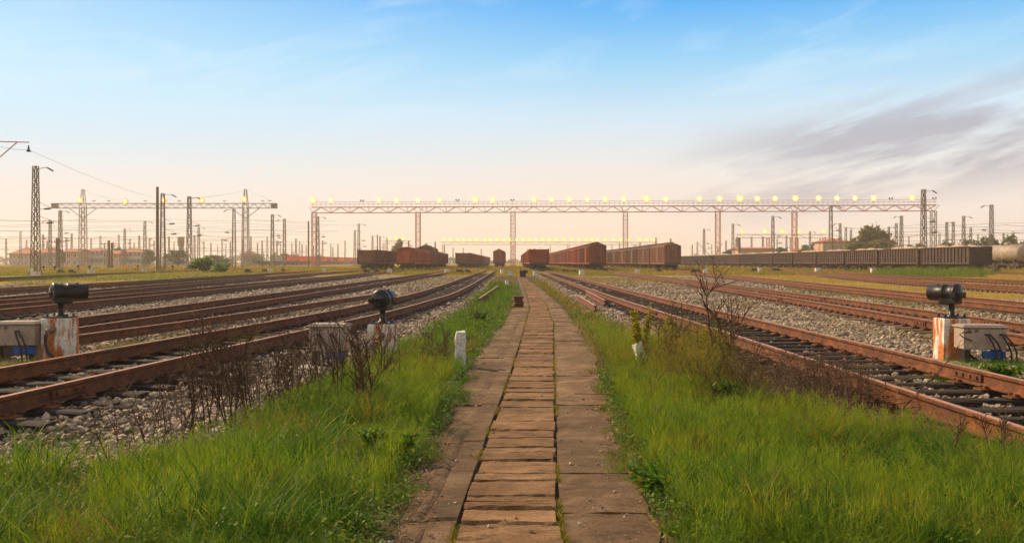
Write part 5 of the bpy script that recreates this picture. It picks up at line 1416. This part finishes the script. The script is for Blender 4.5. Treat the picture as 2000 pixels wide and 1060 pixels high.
def feathers(n, x0, x1, y0, y1, hm, seed, thr=.40):
    r = np.random.default_rng(seed); x, y, ci = clump_points(n, x0, x1, y0, y1, 9, .07, seed)
    ok = (((x < ev(PL, y) - .10) & (x > ev(XL, y))) | ((x > ev(PR, y) + .10) & (x < ev(XR, y)))) & (np.abs(x) < .62 * y + .4)
    ok &= (vnoise(x, y, .75, 71) + .35 * vnoise(x, y, .2, 72)) > thr + .12
    x, y = x[ok], y[ok]; n = len(x)
    h = hm * (.45 + .75 * vnoise(x, y, .6, 73)) * (.7 + .5 * r.random(n)); a = r.random(n) * 6.283
    lx, ly = h * (.10 + .30 * np.cos(a)), h * .3 * np.sin(a); z0 = G(x, y); k = 1 + .06 * (y - 5)
    out = []
    for q in range(20):
        t = .12 + .88 * r.random(n); px_, py_, pz_ = x + lx * t ** 2, y + ly * t ** 2, z0 + h * t
        L = (.022 + .034 * r.random(n)) * (1.25 - .7 * t) * k
        out.append(blades(px_, py_, pz_, L * (.35 + .6 * r.random(n)), (.0042 + .003 * r.random(n)) * k, L * (.5 + .7 * r.random(n)), 1, seed + 3 + q))
    out.append(blades(x, y, z0, h, np.full(n, .003), np.hypot(lx, ly), 2, seed + 50))
    return merge(out)
pf = merge([feathers(6500, .8, 6, 4.1, 7.4, .27, 951), feathers(4200, .8, 4, 7.2, 12, .27, 952), feathers(4200, -2.7, -.6, 6.2, 12, .30, 953), feathers(3200, -5, -1.2, 4.1, 6.6, .20, 954), feathers(2200, -2.4, 3.0, 12, 20, .24, 955)])
tag(np_mesh('grass', pf[0], pf[1], 'grass_feather'), 'soft feathery light green grass in clumps on both verges', 'grass', kind='stuff')
# feathery seed heads swaying over the tall grass
def plumes(n, x0, x1, y0, y1, seed):
    r = np.random.default_rng(seed); x = x0 + (x1 - x0) * r.random(n); y = y0 + (y1 - y0) * r.random(n)
    ok = ((x < ev(PL, y) - .12) & (x > ev(XL, y))) | ((x > ev(PR, y) + .12) & (x < ev(XR, y))); x, y = x[ok], y[ok]; n = len(x)
    ok2 = vnoise(x, y, .7, 61) > .42; x, y = x[ok2], y[ok2]; n = len(x); h = .15 + .17 * r.random(n); a = r.random(n) * 6.283; l = h * (.15 + .35 * r.random(n)); st = blades(x, y, G(x, y), h, np.full(n, .0025), l * 0 + .02, 2, seed)
    out = [st]; tx, ty, tz = x, y, G(x, y) + h * .96
    for q in range(16):
        s_ = r.random(n); fx, fy = tx + r.normal(size=n) * .018, ty + r.normal(size=n) * .018
        hh = .035 + .03 * r.random(n); out.append(blades(fx, fy, tz - .12 * s_, hh, np.full(n, .0035), .035 * r.random(n), 1, seed + q))
    return merge(out)
pl = merge([plumes(3000, -2.6, -.6, 5.0, 11, 601), plumes(5200, .9, 5.6, 4.3, 10, 602), plumes(1500, 1.0, 3.2, 9, 18, 603), plumes(1500, -5, -1.5, 4.4, 6.6, 604)])
tag(np_mesh('seed_grass', pl[0], pl[1], 'seed_head'), 'feathery pale green seed heads standing above the verge grass', 'grass', kind='stuff')
def cover(n, x0, x1, y0, y1, seed, hm):
    r = np.random.default_rng(seed); x, y, _ = clump_points(n, x0, x1, y0, y1, 60, .09, seed)
    ok = (((x < ev(PL, y) + .04) & (x > ev(XL, y))) | ((x > ev(PR, y) - .04) & (x < ev(XR, y)))) & (np.abs(x) < .62 * y + .4); x, y = x[ok], y[ok]; n = len(x)
    z = G(x, y) + hm * r.random(n) ** 1.3; a = r.normal(size=(n, 3)); a[:, 2] *= .5; a /= np.linalg.norm(a, axis=1)[:, None]
    b = np.cross(a, np.array([0, 0, 1.0])); b /= np.linalg.norm(b, axis=1)[:, None] + 1e-6; b[:, 2] += .3 * r.normal(size=n)
    s_ = (.007 + .012 * r.random(n) ** 2)[:, None] * (1 + .05 * y[:, None]); P = np.stack([x, y, z], -1)
    V = np.stack([P - a * s_, P + b * s_ * .5, P + a * s_, P - b * s_ * .5], 1).reshape(-1, 3)
    return V, np.arange(n * 4).reshape(-1, 4)
V, Qq = merge([cover(70000, -5, -.5, 4.2, 11, 901, .17), cover(60000, .7, 6, 4.2, 11, 902, .16), cover(34000, -2.6, 3.2, 11, 24, 903, .16)])
tag(np_mesh('weed_cover', V, Qq, 'weed_leaf'), 'small leafy weeds growing through the verge grass', 'weeds', kind='stuff')
# straw litter and dry stalks along path edges
parts_s = []
r = np.random.default_rng(700)
def straw(n, x0, x1, y0, y1, hm, lay):
    x = x0 + (x1 - x0) * r.random(n); y = y0 + (y1 - y0) * r.random(n)
    ok = ~((x > ev(PL, y) + .12) & (x < ev(PR, y) - .12)); x, y = x[ok], y[ok]; n = len(x)
    h = hm * (.4 + .8 * r.random(n)); parts_s.append(blades(x, y, G(x, y), h * (1 - lay) + .02, .002 + .003 * r.random(n), h * (.3 + lay), 3, 7))
straw(1500, -1.3, -.5, 4.5, 10, .25, .6); straw(1500, .75, 1.6, 4.4, 10, .25, .6); straw(2600, 1.2, 3.2, 7, 20, .34, .2); straw(1200, -2.6, -.9, 5.5, 14, .32, .3); straw(1400, 1, 5, 4.4, 7.5, .26, .4); straw(900, -4.5, -1.2, 4.4, 6.8, .26, .4)
straw(420, -1.75, -1.2, 9.2, 9.9, .3, .7); straw(300, -3.4, -2.9, 6.9, 7.5, .2, .7); straw(900, 2.2, 3.7, 7.6, 9.9, .4, .75)
V, Qq = merge(parts_s); tag(np_mesh('straw', V, Qq, 'straw'), 'dry straw coloured stalks lying along the path edges', 'straw', kind='stuff')
# far field of yellow grass and the green patches
def field(name, label, mat, n, x0, x1, y0, y1, hmin, hmax, w, seed, fn):
    r = np.random.default_rng(seed); y = y0 * (y1 / y0) ** r.random(n); u = r.random(n)
    x = x0 + (x1 - x0) * u
    ok = fn(x, y) & (np.abs(x) < .64 * y + 3)
    for k in TR:
        if k == 'm': continue
        ok &= ~((np.abs(x - cx(k, y)) < 1.1) & (y > CL[k][0][0]) & ((y < 130) & (r.random(n) < .85)))
    x, y = x[ok], y[ok]; m = len(x); hh = (hmin + (hmax - hmin) * r.random(m)) * (.35 + 1.1 * vnoise(x, y, 5, 31))
    V, Qq = blades(x, y, G(x, y) - .02, hh, w * (.6 + .8 * r.random(m)) * (y / 110), hh * (.2 + .6 * r.random(m)), 2, seed + 1)
    tag(np_mesh(name, V, Qq, mat), label, 'grass', kind='stuff')
field('field_grass', 'yellow dry grass band in front of the wagon rows', 'grass_field', 120000, -150, 150, 92, 250, .25, .62, .05, 801, lambda x, y: (y > 98 + 12 * (vnoise(x, y, 11, 32) - .5)))
field('field_grass', 'yellow grass between the rails on the right side', 'grass_field', 30000, 16, 70, 30, 110, .10, .22, .035, 811, lambda x, y: (x > 17.8 + .02 * y + 2 * (vnoise(x, y, 5, 33) - .5)) & (y > 32))
field('field_grass', 'thin yellow grass about the path end and far track edges', 'grass_field', 26000, -9, 11, 55, 120, .10, .30, .03, 821, lambda x, y: (vnoise(x, y, 4, 34) > .42) & ~((x > .3) & (x < 1.7) & (y < 88)))
field('green_grass', 'green grass patch between two left tracks', 'grass_far_green', 26000, -60, -25, 52, 112, .15, .42, .035, 831, lambda x, y: (x < -25.3 - .02 * y) & (x > -.66 * y + 6) & (vnoise(x, y, 6, 35) > .28) & (np.abs(x + 40) > 1.4) )
field('green_grass', 'tall green weeds in front of the nearest right gondolas', 'grass_far_green', 22000, 36, 66, 86, 108, .3, 1.2, .05, 841, lambda x, y: (x > (.385 + .05 * vnoise(x, y, 2.5, 38)) * y) & (x < (.50 + .05 * vnoise(x, y, 2.2, 39)) * y) & (vnoise(x, y, 3, 36) > .36))
field('green_grass', 'green tinge of grass along the foot of the wagon rows', 'grass_far_green', 52000, -120, 120, 98, 150, .15, .4, .045, 851, lambda x, y: vnoise(x, y, 9, 37) > .5)

# ------------------------------------------------------------------ leafy weeds and dead stalks
def leafy(label, px, py, h, n, mat, seed, spread=.10, stems=4, z=0.0, leaf=.028, name='weed_plant'):
    x, d = gp(px, py, z); r = random.Random(seed)
    t = thing(name, label, 'plant', (x, d, float(G(np.array(x), np.array(d)))))
    mb = MB(); L = []
    for s_ in range(stems):
        a = r.uniform(0, 6.28); b = r.uniform(0, spread); tip = Vector((math.cos(a) * spread * r.uniform(.5, 1.6), math.sin(a) * spread * r.uniform(.3, 1), h * r.uniform(.7, 1.0)))
        p0 = Vector((math.cos(a) * b * .4, math.sin(a) * b * .4, 0)); P = [p0, p0.lerp(tip, .5) + Vector((r.uniform(-.02, .02), r.uniform(-.02, .02), 0)), tip]
        mb.tube(P, [.006, .005, .003], 5)
        for q in range(int(n * 2.2) // stems):
            f = r.uniform(.2, 1.0) ** .8; c = P[0].lerp(P[1], f * 2) if f < .5 else P[1].lerp(P[2], f * 2 - 1); L.append((c, r.uniform(0, 6.28), f))
    mb.build('stem', 'twig', t)
    V = []; 
    for c, a, f in L:
        ll = leaf * r.uniform(.7, 1.5) * (1.35 - .6 * f); out = Vector((math.cos(a), math.sin(a), r.uniform(-.2, 1.2))).normalized(); sd = out.cross(Vector((r.gauss(0, 1), r.gauss(0, 1), r.gauss(0, .7)))).normalized()
        V += [c, c + out * ll + sd * ll * .38, c + out * ll * 2.1, c + out * ll - sd * ll * .38]
    V = np.array([tuple(v) for v in V]); np_mesh('leaves', V, np.arange(len(V)).reshape(-1, 4), mat, False, t)
leafy('yellow green bushy weed beside the chipped white marker stone', 1250, 706, .88, 420, 'weed_yellow', 1, .13, 6)
leafy('tall yellowish weed left of the dead stalk', 1364, 735, .62, 300, 'weed_yellow', 2, .12, 5)
leafy('second yellowish weed close to the right gap of the verge', 1305, 722, .8, 260, 'weed_yellow', 3, .11, 5)
leafy('green leafy weed at the left verge before the path bend', 938, 630, .34, 420, 'weed_leaf', 4, .22, 8)
leafy('broad green weed in front of the centre signal', 822, 712, .26, 360, 'weed_leaf', 5, .16, 8, 0, .035)
leafy('bright green weed between signal and white post', 850, 722, .24, 260, 'weed_leaf', 6, .14, 8, 0, .03)
leafy('green weed beside the stone under the left rail', 640, 770, .3, 260, 'weed_leaf', 7, .14, 7, -.1, .035)
leafy('low green weed at the lower edge of the path right side', 1272, 960, .16, 160, 'weed_leaf', 8, .10, 8, 0, .028)
leafy('dark green weed at the lower left of the path', 745, 900, .25, 320, 'weed_leaf', 9, .16, 9, 0, .03)
leafy('small green weed growing between the rails on the right', 1605, 712, .12, 120, 'weed_leaf', 10, .1, 7, 0, .03)
leafy('low green weed near the right edge beside the cable box', 1962, 735, .2, 200, 'weed_leaf', 11, .16, 8, 0, .03)
leafy('green weed at the lower right of the right verge', 1440, 790, .3, 280, 'weed_leaf', 12, .18, 8, 0, .035)

def dry(label, px, py, h, seed, stems=1, lean=(0, 0), branches=9, mat='twig', r0=.006, spread=.05, hook=0, z=None, bl=.28):
    x, d = gp(px, py, 0 if z is None else z); r = random.Random(seed)
    mb = MB()
    def br(p, dirv, L, rad, depth):
        n = 5; P = [p]; q = Vector(p); dv = Vector(dirv).normalized()
        for i in range(n):
            dv = (dv + Vector((r.uniform(-.14, .14), r.uniform(-.14, .14), r.uniform(-.04, .08)))).normalized(); q = q + dv * L / n; P.append(q.copy())
        if depth == 0 and hook:
            P[-2] = P[-3] + Vector((.04 * hook, 0, .06)) * L; P[-1] = P[-2] + Vector((.17 * hook, 0, .05)) * L
        mb.tube(P, [max(rad * (1 - .70 * i / n), .0022) for i in range(n + 1)], 5 if depth == 0 else 4, False)
        if depth < 2:
            for _ in range(int(branches * 1.4) if depth == 0 else 3):
                f = r.uniform(.25, .95); i = min(int(f * n), n - 1); pp_ = P[i].lerp(P[i + 1], f * n - i); a = r.uniform(0, 6.28)
                o = (Vector((math.cos(a), math.sin(a), 0)) * r.uniform(.4, .9) + dv * .9).normalized()
                br(pp_, o, L * r.uniform(.14, bl) if depth == 0 else L * r.uniform(.3, .6), rad * .48, depth + 1)
    for s_ in range(stems):
        a = r.uniform(0, 6.28); br(Vector((math.cos(a) * spread * r.random(), math.sin(a) * spread * r.random(), -.03)), Vector((lean[0] + r.uniform(-.16, .16), lean[1] + r.uniform(-.16, .16), 1)), h * (1.22 if stems > 1 else 1.05) * r.uniform(.75 if stems > 1 else .97, 1.0), r0, 0)
    o = mb.build('dry_weed', mat, None, (x, d, float(G(np.array(x), np.array(d)))))
    tag(o, label, 'dead weed')
DRY = [
 ('tall dead stalk with hooked tip, tallest weed right of the path', 1398, 752, 1.72, 1, 1, (.0, 0), 9, .010, 1),
 ('dense dead brown weed at the foot of the tall hooked stalk', 1405, 748, .95, 2, 5, (.05, 0), 10, .007, 0),
 ('thin dead weed left of the hooked stalk', 1378, 745, .8, 3, 2, (-.15, 0), 8, .005, 0),
 ('dark dead stem leaning right across the near right rail', 1560, 775, .62, 4, 1, (.6, 0), 3, .007, 0),
 ('long dark dead stem leaning across the right rails toward the cable box', 1738, 812, .78, 5, 1, (1.2, .1), 2, .008, 0),
 ('forked dark dead stem at lower right of the right rail', 1855, 905, .42, 6, 1, (.08, 0), 7, .006, 0),
 ('dark twiggy weed at the right edge below the rail', 1950, 905, .40, 7, 3, (.1, 0), 7, .005, 0),
 ('thin dead weed in front of the chipped marker stone', 1242, 735, .40, 8, 2, (.3, 0), 4, .005, 0),
 ('bunch of dead brown stems beside the yellow weed at right', 1300, 740, .85, 9, 5, (0, 0), 6, .005, 0),
 ('sparse dead stem on gravel left of the yellow weed', 1216, 660, .42, 10, 1, (0, 0), 3, .004, 0),
 ('dark dead weed cluster under the centre signal', 712, 815, .78, 11, 5, (.02, 0), 9, .007, 0),
 ('thin dead stems beside the centre signal base', 740, 770, .75, 12, 4, (.08, 0), 6, .005, 0),
 ('arched dead stem at left of the centre verge', 690, 800, .62, 13, 3, (.25, 0), 7, .006, 0),
 ('thin dead stems between signal and white post', 845, 715, .62, 14, 4, (.05, 0), 6, .004, 0),
 ('dead stem left of the white marker post', 870, 720, .5, 15, 3, (-.1, 0), 6, .004, 0),
 ('dead stems in front of the centre cable box', 620, 775, .72, 16, 5, (0, 0), 7, .005, 0),
 ('tangled dead weed left of the centre cable box', 575, 775, .8, 17, 5, (.05, 0), 9, .005, 0),
 ('tall thin dead weed in front of the left near rail', 487, 800, 1.0, 18, 3, (0, 0), 9, .006, 0),
 ('dense dark dead weed in the middle of the left verge', 455, 815, .85, 19, 6, (.02, 0), 10, .006, 0),
 ('dead weed on gravel left of the dense clump', 405, 810, .85, 20, 4, (-.05, 0), 9, .005, 0),
 ('sparse dead stems at the left end of the weed line', 365, 815, .8, 21, 3, (-.05, 0), 7, .005, 0),
 ('dead stems leaning right beside the gravel weeds', 530, 800, .75, 22, 5, (.12, 0), 8, .005, 0),
 ('single dark dead stem on the gravel at left', 278, 850, .42, 23, 1, (.08, 0), 2, .005, 0),
 ('leaning dark dead stem low in the left gravel', 240, 900, .5, 24, 1, (-.55, 0), 3, .005, 0),
 ('thin dead stem in grass left of the path', 925, 640, .6, 25, 2, (.2, 0), 5, .004, 0),
 ('lone thin dead stem rising on gravel left of the path', 905, 618, .85, 26, 1, (-.02, 0), 4, .005, 0),
 ('thin dead stem on the gravel right of the hooked stalk', 1612, 690, .4, 27, 1, (.05, 0), 3, .004, 0),
 ('bunch of dead stems at the end of the left weed line', 655, 790, .85, 28, 4, (.05, 0), 7, .006, 0),
]
for lab, px, py, h, sd, st, ln, br_, r0, hk in DRY: dry(lab, px, py, h, sd, st, ln, br_, 'twig', r0 * 1.45, .11 if st > 2 else .04, hk)
def tangle(name, label, n, box, h, seed, mat, lean=.25):
    r = random.Random(seed); mb = MB()
    for q in range(n):
        x = r.uniform(box[0], box[1]); y = r.uniform(box[2], box[3])
        if vnoise(np.array([x]), np.array([y]), .45, 81)[0] < .38: continue
        z = float(G(np.array(x), np.array(y))); L = h * r.uniform(.45, 1.0); d1 = Vector((r.gauss(0, lean), r.gauss(0, lean), 1)); P = [Vector((x, y, z - .02))]
        for i in range(4):
            d1 = d1 + Vector((r.gauss(0, .10), r.gauss(0, .10), 0)); P.append(P[-1] + d1.normalized() * L / 4)
        mb.tube(P, [.0042, .0038, .0032, .0026, .002], 4, False)
        for _ in range(r.randint(2, 5)):
            i = r.randint(1, 3); a = r.uniform(0, 6.28); e = P[i] + Vector((math.cos(a) * .6, math.sin(a) * .6, .8)) * L * r.uniform(.12, .3)
            mb.tube([P[i], (P[i] + e) / 2 + Vector((0, 0, -.01)), e], [.0026, .0022, .0018], 3, False)
    tag(mb.build(name, mat), label, 'dead stems', kind='stuff')
tangle('dry_stems', 'tangle of fine dead brown stems along the near left rail', 230, (-3.4, -1.5, 7.3, 10.6), .80, 31, 'twig')
tangle('dry_stems', 'fine dead stems between the gravel and the centre signal', 70, (-2.0, -.9, 9.5, 13.5), .6, 32, 'twig')
tangle('dry_stems', 'brown tangle of fine stems around the tall dead stalk at right', 620, (1.8, 3.4, 7.8, 12.0), .72, 33, 'twig', .42)
tangle('dry_stems', 'pale dry stems leaning in the right verge before the rail', 170, (1.9, 3.7, 6.4, 9.4), .40, 34, 'twig_pale', .7)
pw = merge([feathers(1500, 1.7, 2.85, 9.0, 12.2, .66, 956, .12)])
tag(np_mesh('verge_shrub', pw[0], pw[1], 'grass_olive'), 'brownish green brushy weeds around the foot of the tall stalk', 'weeds', kind='stuff')
# heap of cut brown twigs lying at the right rail
x, d = gp(1590, 770); r = random.Random(3); mb = MB()
for q in range(230):
    a = R(r.gauss(22, 16)); L = r.uniform(.25, .9); c = Vector((r.gauss(0, .45), r.gauss(0, .38), r.uniform(0.02, .40)))
    dv = Vector((math.cos(a), math.sin(a) * .6, r.gauss(.06, .14))).normalized()
    mb.tube([c - dv * L / 2, c + Vector((0, 0, r.uniform(-.03, .05))), c + dv * L / 2 + Vector((0, 0, r.uniform(-.06, .03)))], [.0038, .003, .0014], 4, False)
tag(mb.build('brushwood_heap', 'twig_pale', None, (x, d, -.02)), 'heap of cut brown twigs lying against the near right rail', 'brushwood')
x, d = gp(1560, 800); mb = MB()
for q in range(110):
    a = R(r.gauss(10, 22)); L = r.uniform(.3, 1.0); c = Vector((r.gauss(0, .6), r.gauss(0, .3), r.uniform(0, .12)))
    dv = Vector((math.cos(a), math.sin(a) * .5, r.gauss(.02, .08))).normalized()
    mb.tube([c - dv * L / 2, c + Vector((0, 0, .03)), c + dv * L / 2], [.003, .003, .0014], 4, False)
tag(mb.build('brushwood_heap', 'twig', None, (x, d, -.02)), 'darker flattened heap of twigs in front of the brown one', 'brushwood')
# loose white stones and litter on the verge
for i, (px, py, s_, lab) in enumerate(((1195, 690, .06, 'pale stone lying on the right edge of the path'), (1523, 745, .12, 'large pale stone by the twig heap'), (420, 808, .08, 'pale stone beside the dead weeds on the left'), (1412, 855, .05, 'tiny white stone in grass below the dead stalk'))):
    x, d = gp(px, py); o = scatter_stones('stone', np.array([0.0]), np.array([0.0]), np.array([s_ * .3]), np.array([s_ * 1.6]), 'white_concrete'); o.location = (x, d, float(G(np.array(x), np.array(d)))); tag(o, lab, 'stone')

# ------------------------------------------------------------------ sky, sun, haze, camera
SUN_EL, SUN_AZ = 36.0, -58.0     # azimuth east of the view direction (+Y)
w = bpy.data.worlds.new('World'); SC.world = w; w.use_nodes = True
nt = w.node_tree
for n in list(nt.nodes): nt.nodes.remove(n)
out = nt.nodes.new('ShaderNodeOutputWorld'); bg = nt.nodes.new('ShaderNodeBackground'); nt.links.new(bg.outputs[0], out.inputs[0])
sky = nt.nodes.new('ShaderNodeTexSky'); sky.sky_type = 'NISHITA'; sky.sun_disc = False
sky.sun_elevation = R(SUN_EL); sky.sun_rotation = R(SUN_AZ); sky.air_density = 1.0; sky.dust_density = 1.5; sky.ozone_density = 2.0
tc = nt.nodes.new('ShaderNodeTexCoord'); sep = nt.nodes.new('ShaderNodeSeparateXYZ'); nt.links.new(tc.outputs['Generated'], sep.inputs[0])
el = math_n(nt, 'MAXIMUM', sep.outputs[2], 0.0)
# hazy air: cream at the horizon, white, then blue (radiance of the clear evening sky)
grad = ramp(nt, el, [(0.0, (8.9, 7.3, 6.0)), (0.05, (8.4, 7.3, 6.5)), (0.10, (7.6, 7.5, 7.3)), (0.16, (5.6, 7.2, 8.3)), (0.215, (3.0, 6.0, 8.4)), (0.275, (0.95, 4.1, 8.3)), (0.42, (2.6, 4.0, 5.6)), (0.6, (3.6, 3.7, 3.6)), (1.0, (3.4, 3.2, 2.9))])
az = math_n(nt, 'ARCTAN2', sep.outputs[0], sep.outputs[1])
# warmer towards the sun
glow = math_n(nt, 'MULTIPLY', ramp(nt, math_n(nt, 'ABSOLUTE', math_n(nt, 'SUBTRACT', az, 0.04)), [(0.0, (1, 1, 1)), (0.32, (0.25, 0.25, 0.25)), (0.8, (0, 0, 0))]), ramp(nt, el, [(0.0, (1, 1, 1)), (0.09, (0.30, 0.30, 0.30)), (0.15, (0, 0, 0))]))
grad = mixc(nt, math_n(nt, 'MULTIPLY', glow, 0.6), grad, (9.8, 7.3, 5.1))
# bluer towards the right, paler towards the left
lt = ramp(nt, az, [(0.0, (0, 0, 0)), (1.0, (1, 1, 1))])
pale = math_n(nt, 'MULTIPLY', math_n(nt, 'MULTIPLY_ADD', az, -1.4, 0.15, True), ramp(nt, el, [(0.08, (0, 0, 0)), (0.16, (1, 1, 1)), (0.3, (.7, .7, .7)), (.5, (0, 0, 0))]))
grad = mixc(nt, math_n(nt, 'MULTIPLY', pale, 0.75), grad, (5.6, 7.9, 9.2))
back = ramp(nt, math_n(nt, 'ABSOLUTE', az), [(0.0, (0, 0, 0)), (0.78, (0, 0, 0)), (1.0, (1, 1, 1))])
grad = mixc(nt, math_n(nt, 'MULTIPLY', back, 0.75), grad, (7.2, 6.2, 4.9))
# clouds: long lavender streaks low on the right, thin white wisps above
mp_ = nt.nodes.new('ShaderNodeCombineXYZ')
nt.links.new(math_n(nt, 'MULTIPLY', az, 5.5), mp_.inputs[0])
nt.links.new(math_n(nt, 'MULTIPLY', math_n(nt, 'SUBTRACT', el, math_n(nt, 'MULTIPLY', az, 0.19)), 28.0), mp_.inputs[1])
cn = noise(nt, mp_.outputs[0], 1.0, 8, 0.58, 0.35)
cband = math_n(nt, 'MULTIPLY', ramp(nt, math_n(nt, 'SUBTRACT', el, math_n(nt, 'MULTIPLY', math_n(nt, 'SUBTRACT', az, 0.3), 0.13)), [(0.035, (0, 0, 0)), (0.075, (1, 1, 1)), (0.13, (1, 1, 1)), (0.165, (0.0, 0.0, 0.0))]), ramp(nt, az, [(0.15, (0, 0, 0)), (0.34, (1, 1, 1))]))
cm = math_n(nt, 'MULTIPLY', ramp(nt, cn, [(0.38, (0, 0, 0)), (0.54, (1, 1, 1))]), cband)
grad = mixc(nt, math_n(nt, 'MULTIPLY', cm, 0.68), grad, (3.4, 3.2, 3.9))
wisp = math_n(nt, 'MULTIPLY', ramp(nt, noise(nt, mp_.outputs[0], 0.8, 9, 0.62, 0.6), [(0.50, (0, 0, 0)), (0.78, (1, 1, 1))]), ramp(nt, el, [(0.12, (0, 0, 0)), (0.18, (1, 1, 1)), (0.4, (.4, .4, .4))]))
grad = mixc(nt, math_n(nt, 'MULTIPLY', wisp, 0.45), grad, (7.6, 8.6, 9.4))
hi = ramp(nt, el, [(0.30, (1, 1, 1)), (0.70, (0.35, 0.35, 0.35))])
skyc = mixc(nt, hi, sky.outputs[0], grad)
nt.links.new(skyc, bg.inputs[0]); bg.inputs[1].default_value = 0.10
w.cycles.sampling_method = 'MANUAL'; w.cycles.sample_map_resolution = 1024

sun = bpy.data.lights.new('sun', 'SUN'); so = bpy.data.objects.new('sun', sun); COL.objects.link(so)
sun.energy = 4.9; sun.angle = R(1.5); sun.color = (1.0, 0.73, 0.44)
dirv = Vector((math.sin(R(SUN_AZ)) * math.cos(R(SUN_EL)), math.cos(R(SUN_AZ)) * math.cos(R(SUN_EL)), math.sin(R(SUN_EL))))
so.rotation_euler = (-dirv).to_track_quat('-Z', 'Y').to_euler(); so.location = dirv * 60

HAZE = 0.00050
if HAZE:
    m = bpy.data.materials.new('haze'); m.use_nodes = True; n_ = m.node_tree
    for q in list(n_.nodes): n_.nodes.remove(q)
    o_ = n_.nodes.new('ShaderNodeOutputMaterial'); pv = n_.nodes.new('ShaderNodeVolumePrincipled')
    pv.inputs['Color'].default_value = (1.0, 0.92, 0.84, 1); pv.inputs['Density'].default_value = HAZE; pv.inputs['Anisotropy'].default_value = 0.3
    n_.links.new(pv.outputs[0], o_.inputs['Volume'])
    M['haze'] = m
    mb = MB(); mb.box((0, 650, 15.5), (3020, 1940, 34)); hz = mb.build('haze', 'haze')
    tag(hz, 'pale warm evening haze over the yard', 'haze', kind='stuff')

cam = bpy.data.cameras.new('camera'); co = bpy.data.objects.new('camera', cam); COL.objects.link(co)
co.location = (0, 0, CZ); co.rotation_euler = (R(90), 0, 0)
cam.sensor_width = 36; cam.lens = 36 * F / 2000; cam.shift_y = -(530 - HY) / 2000; cam.clip_end = 5000; cam.clip_start = 0.05
SC.camera = co
SC.view_settings.view_transform = 'Standard'; SC.view_settings.look = 'None'; SC.view_settings.exposure = 0.22; SC.view_settings.gamma = 1.0
SC.render.engine = 'CYCLES'
SC.cycles.max_bounces = 6; SC.cycles.diffuse_bounces = 3; SC.cycles.glossy_bounces = 2; SC.cycles.transmission_bounces = 4; SC.cycles.volume_bounces = 1
SC.cycles.use_denoising = True
SC.cycles.sample_clamp_indirect = 4.0
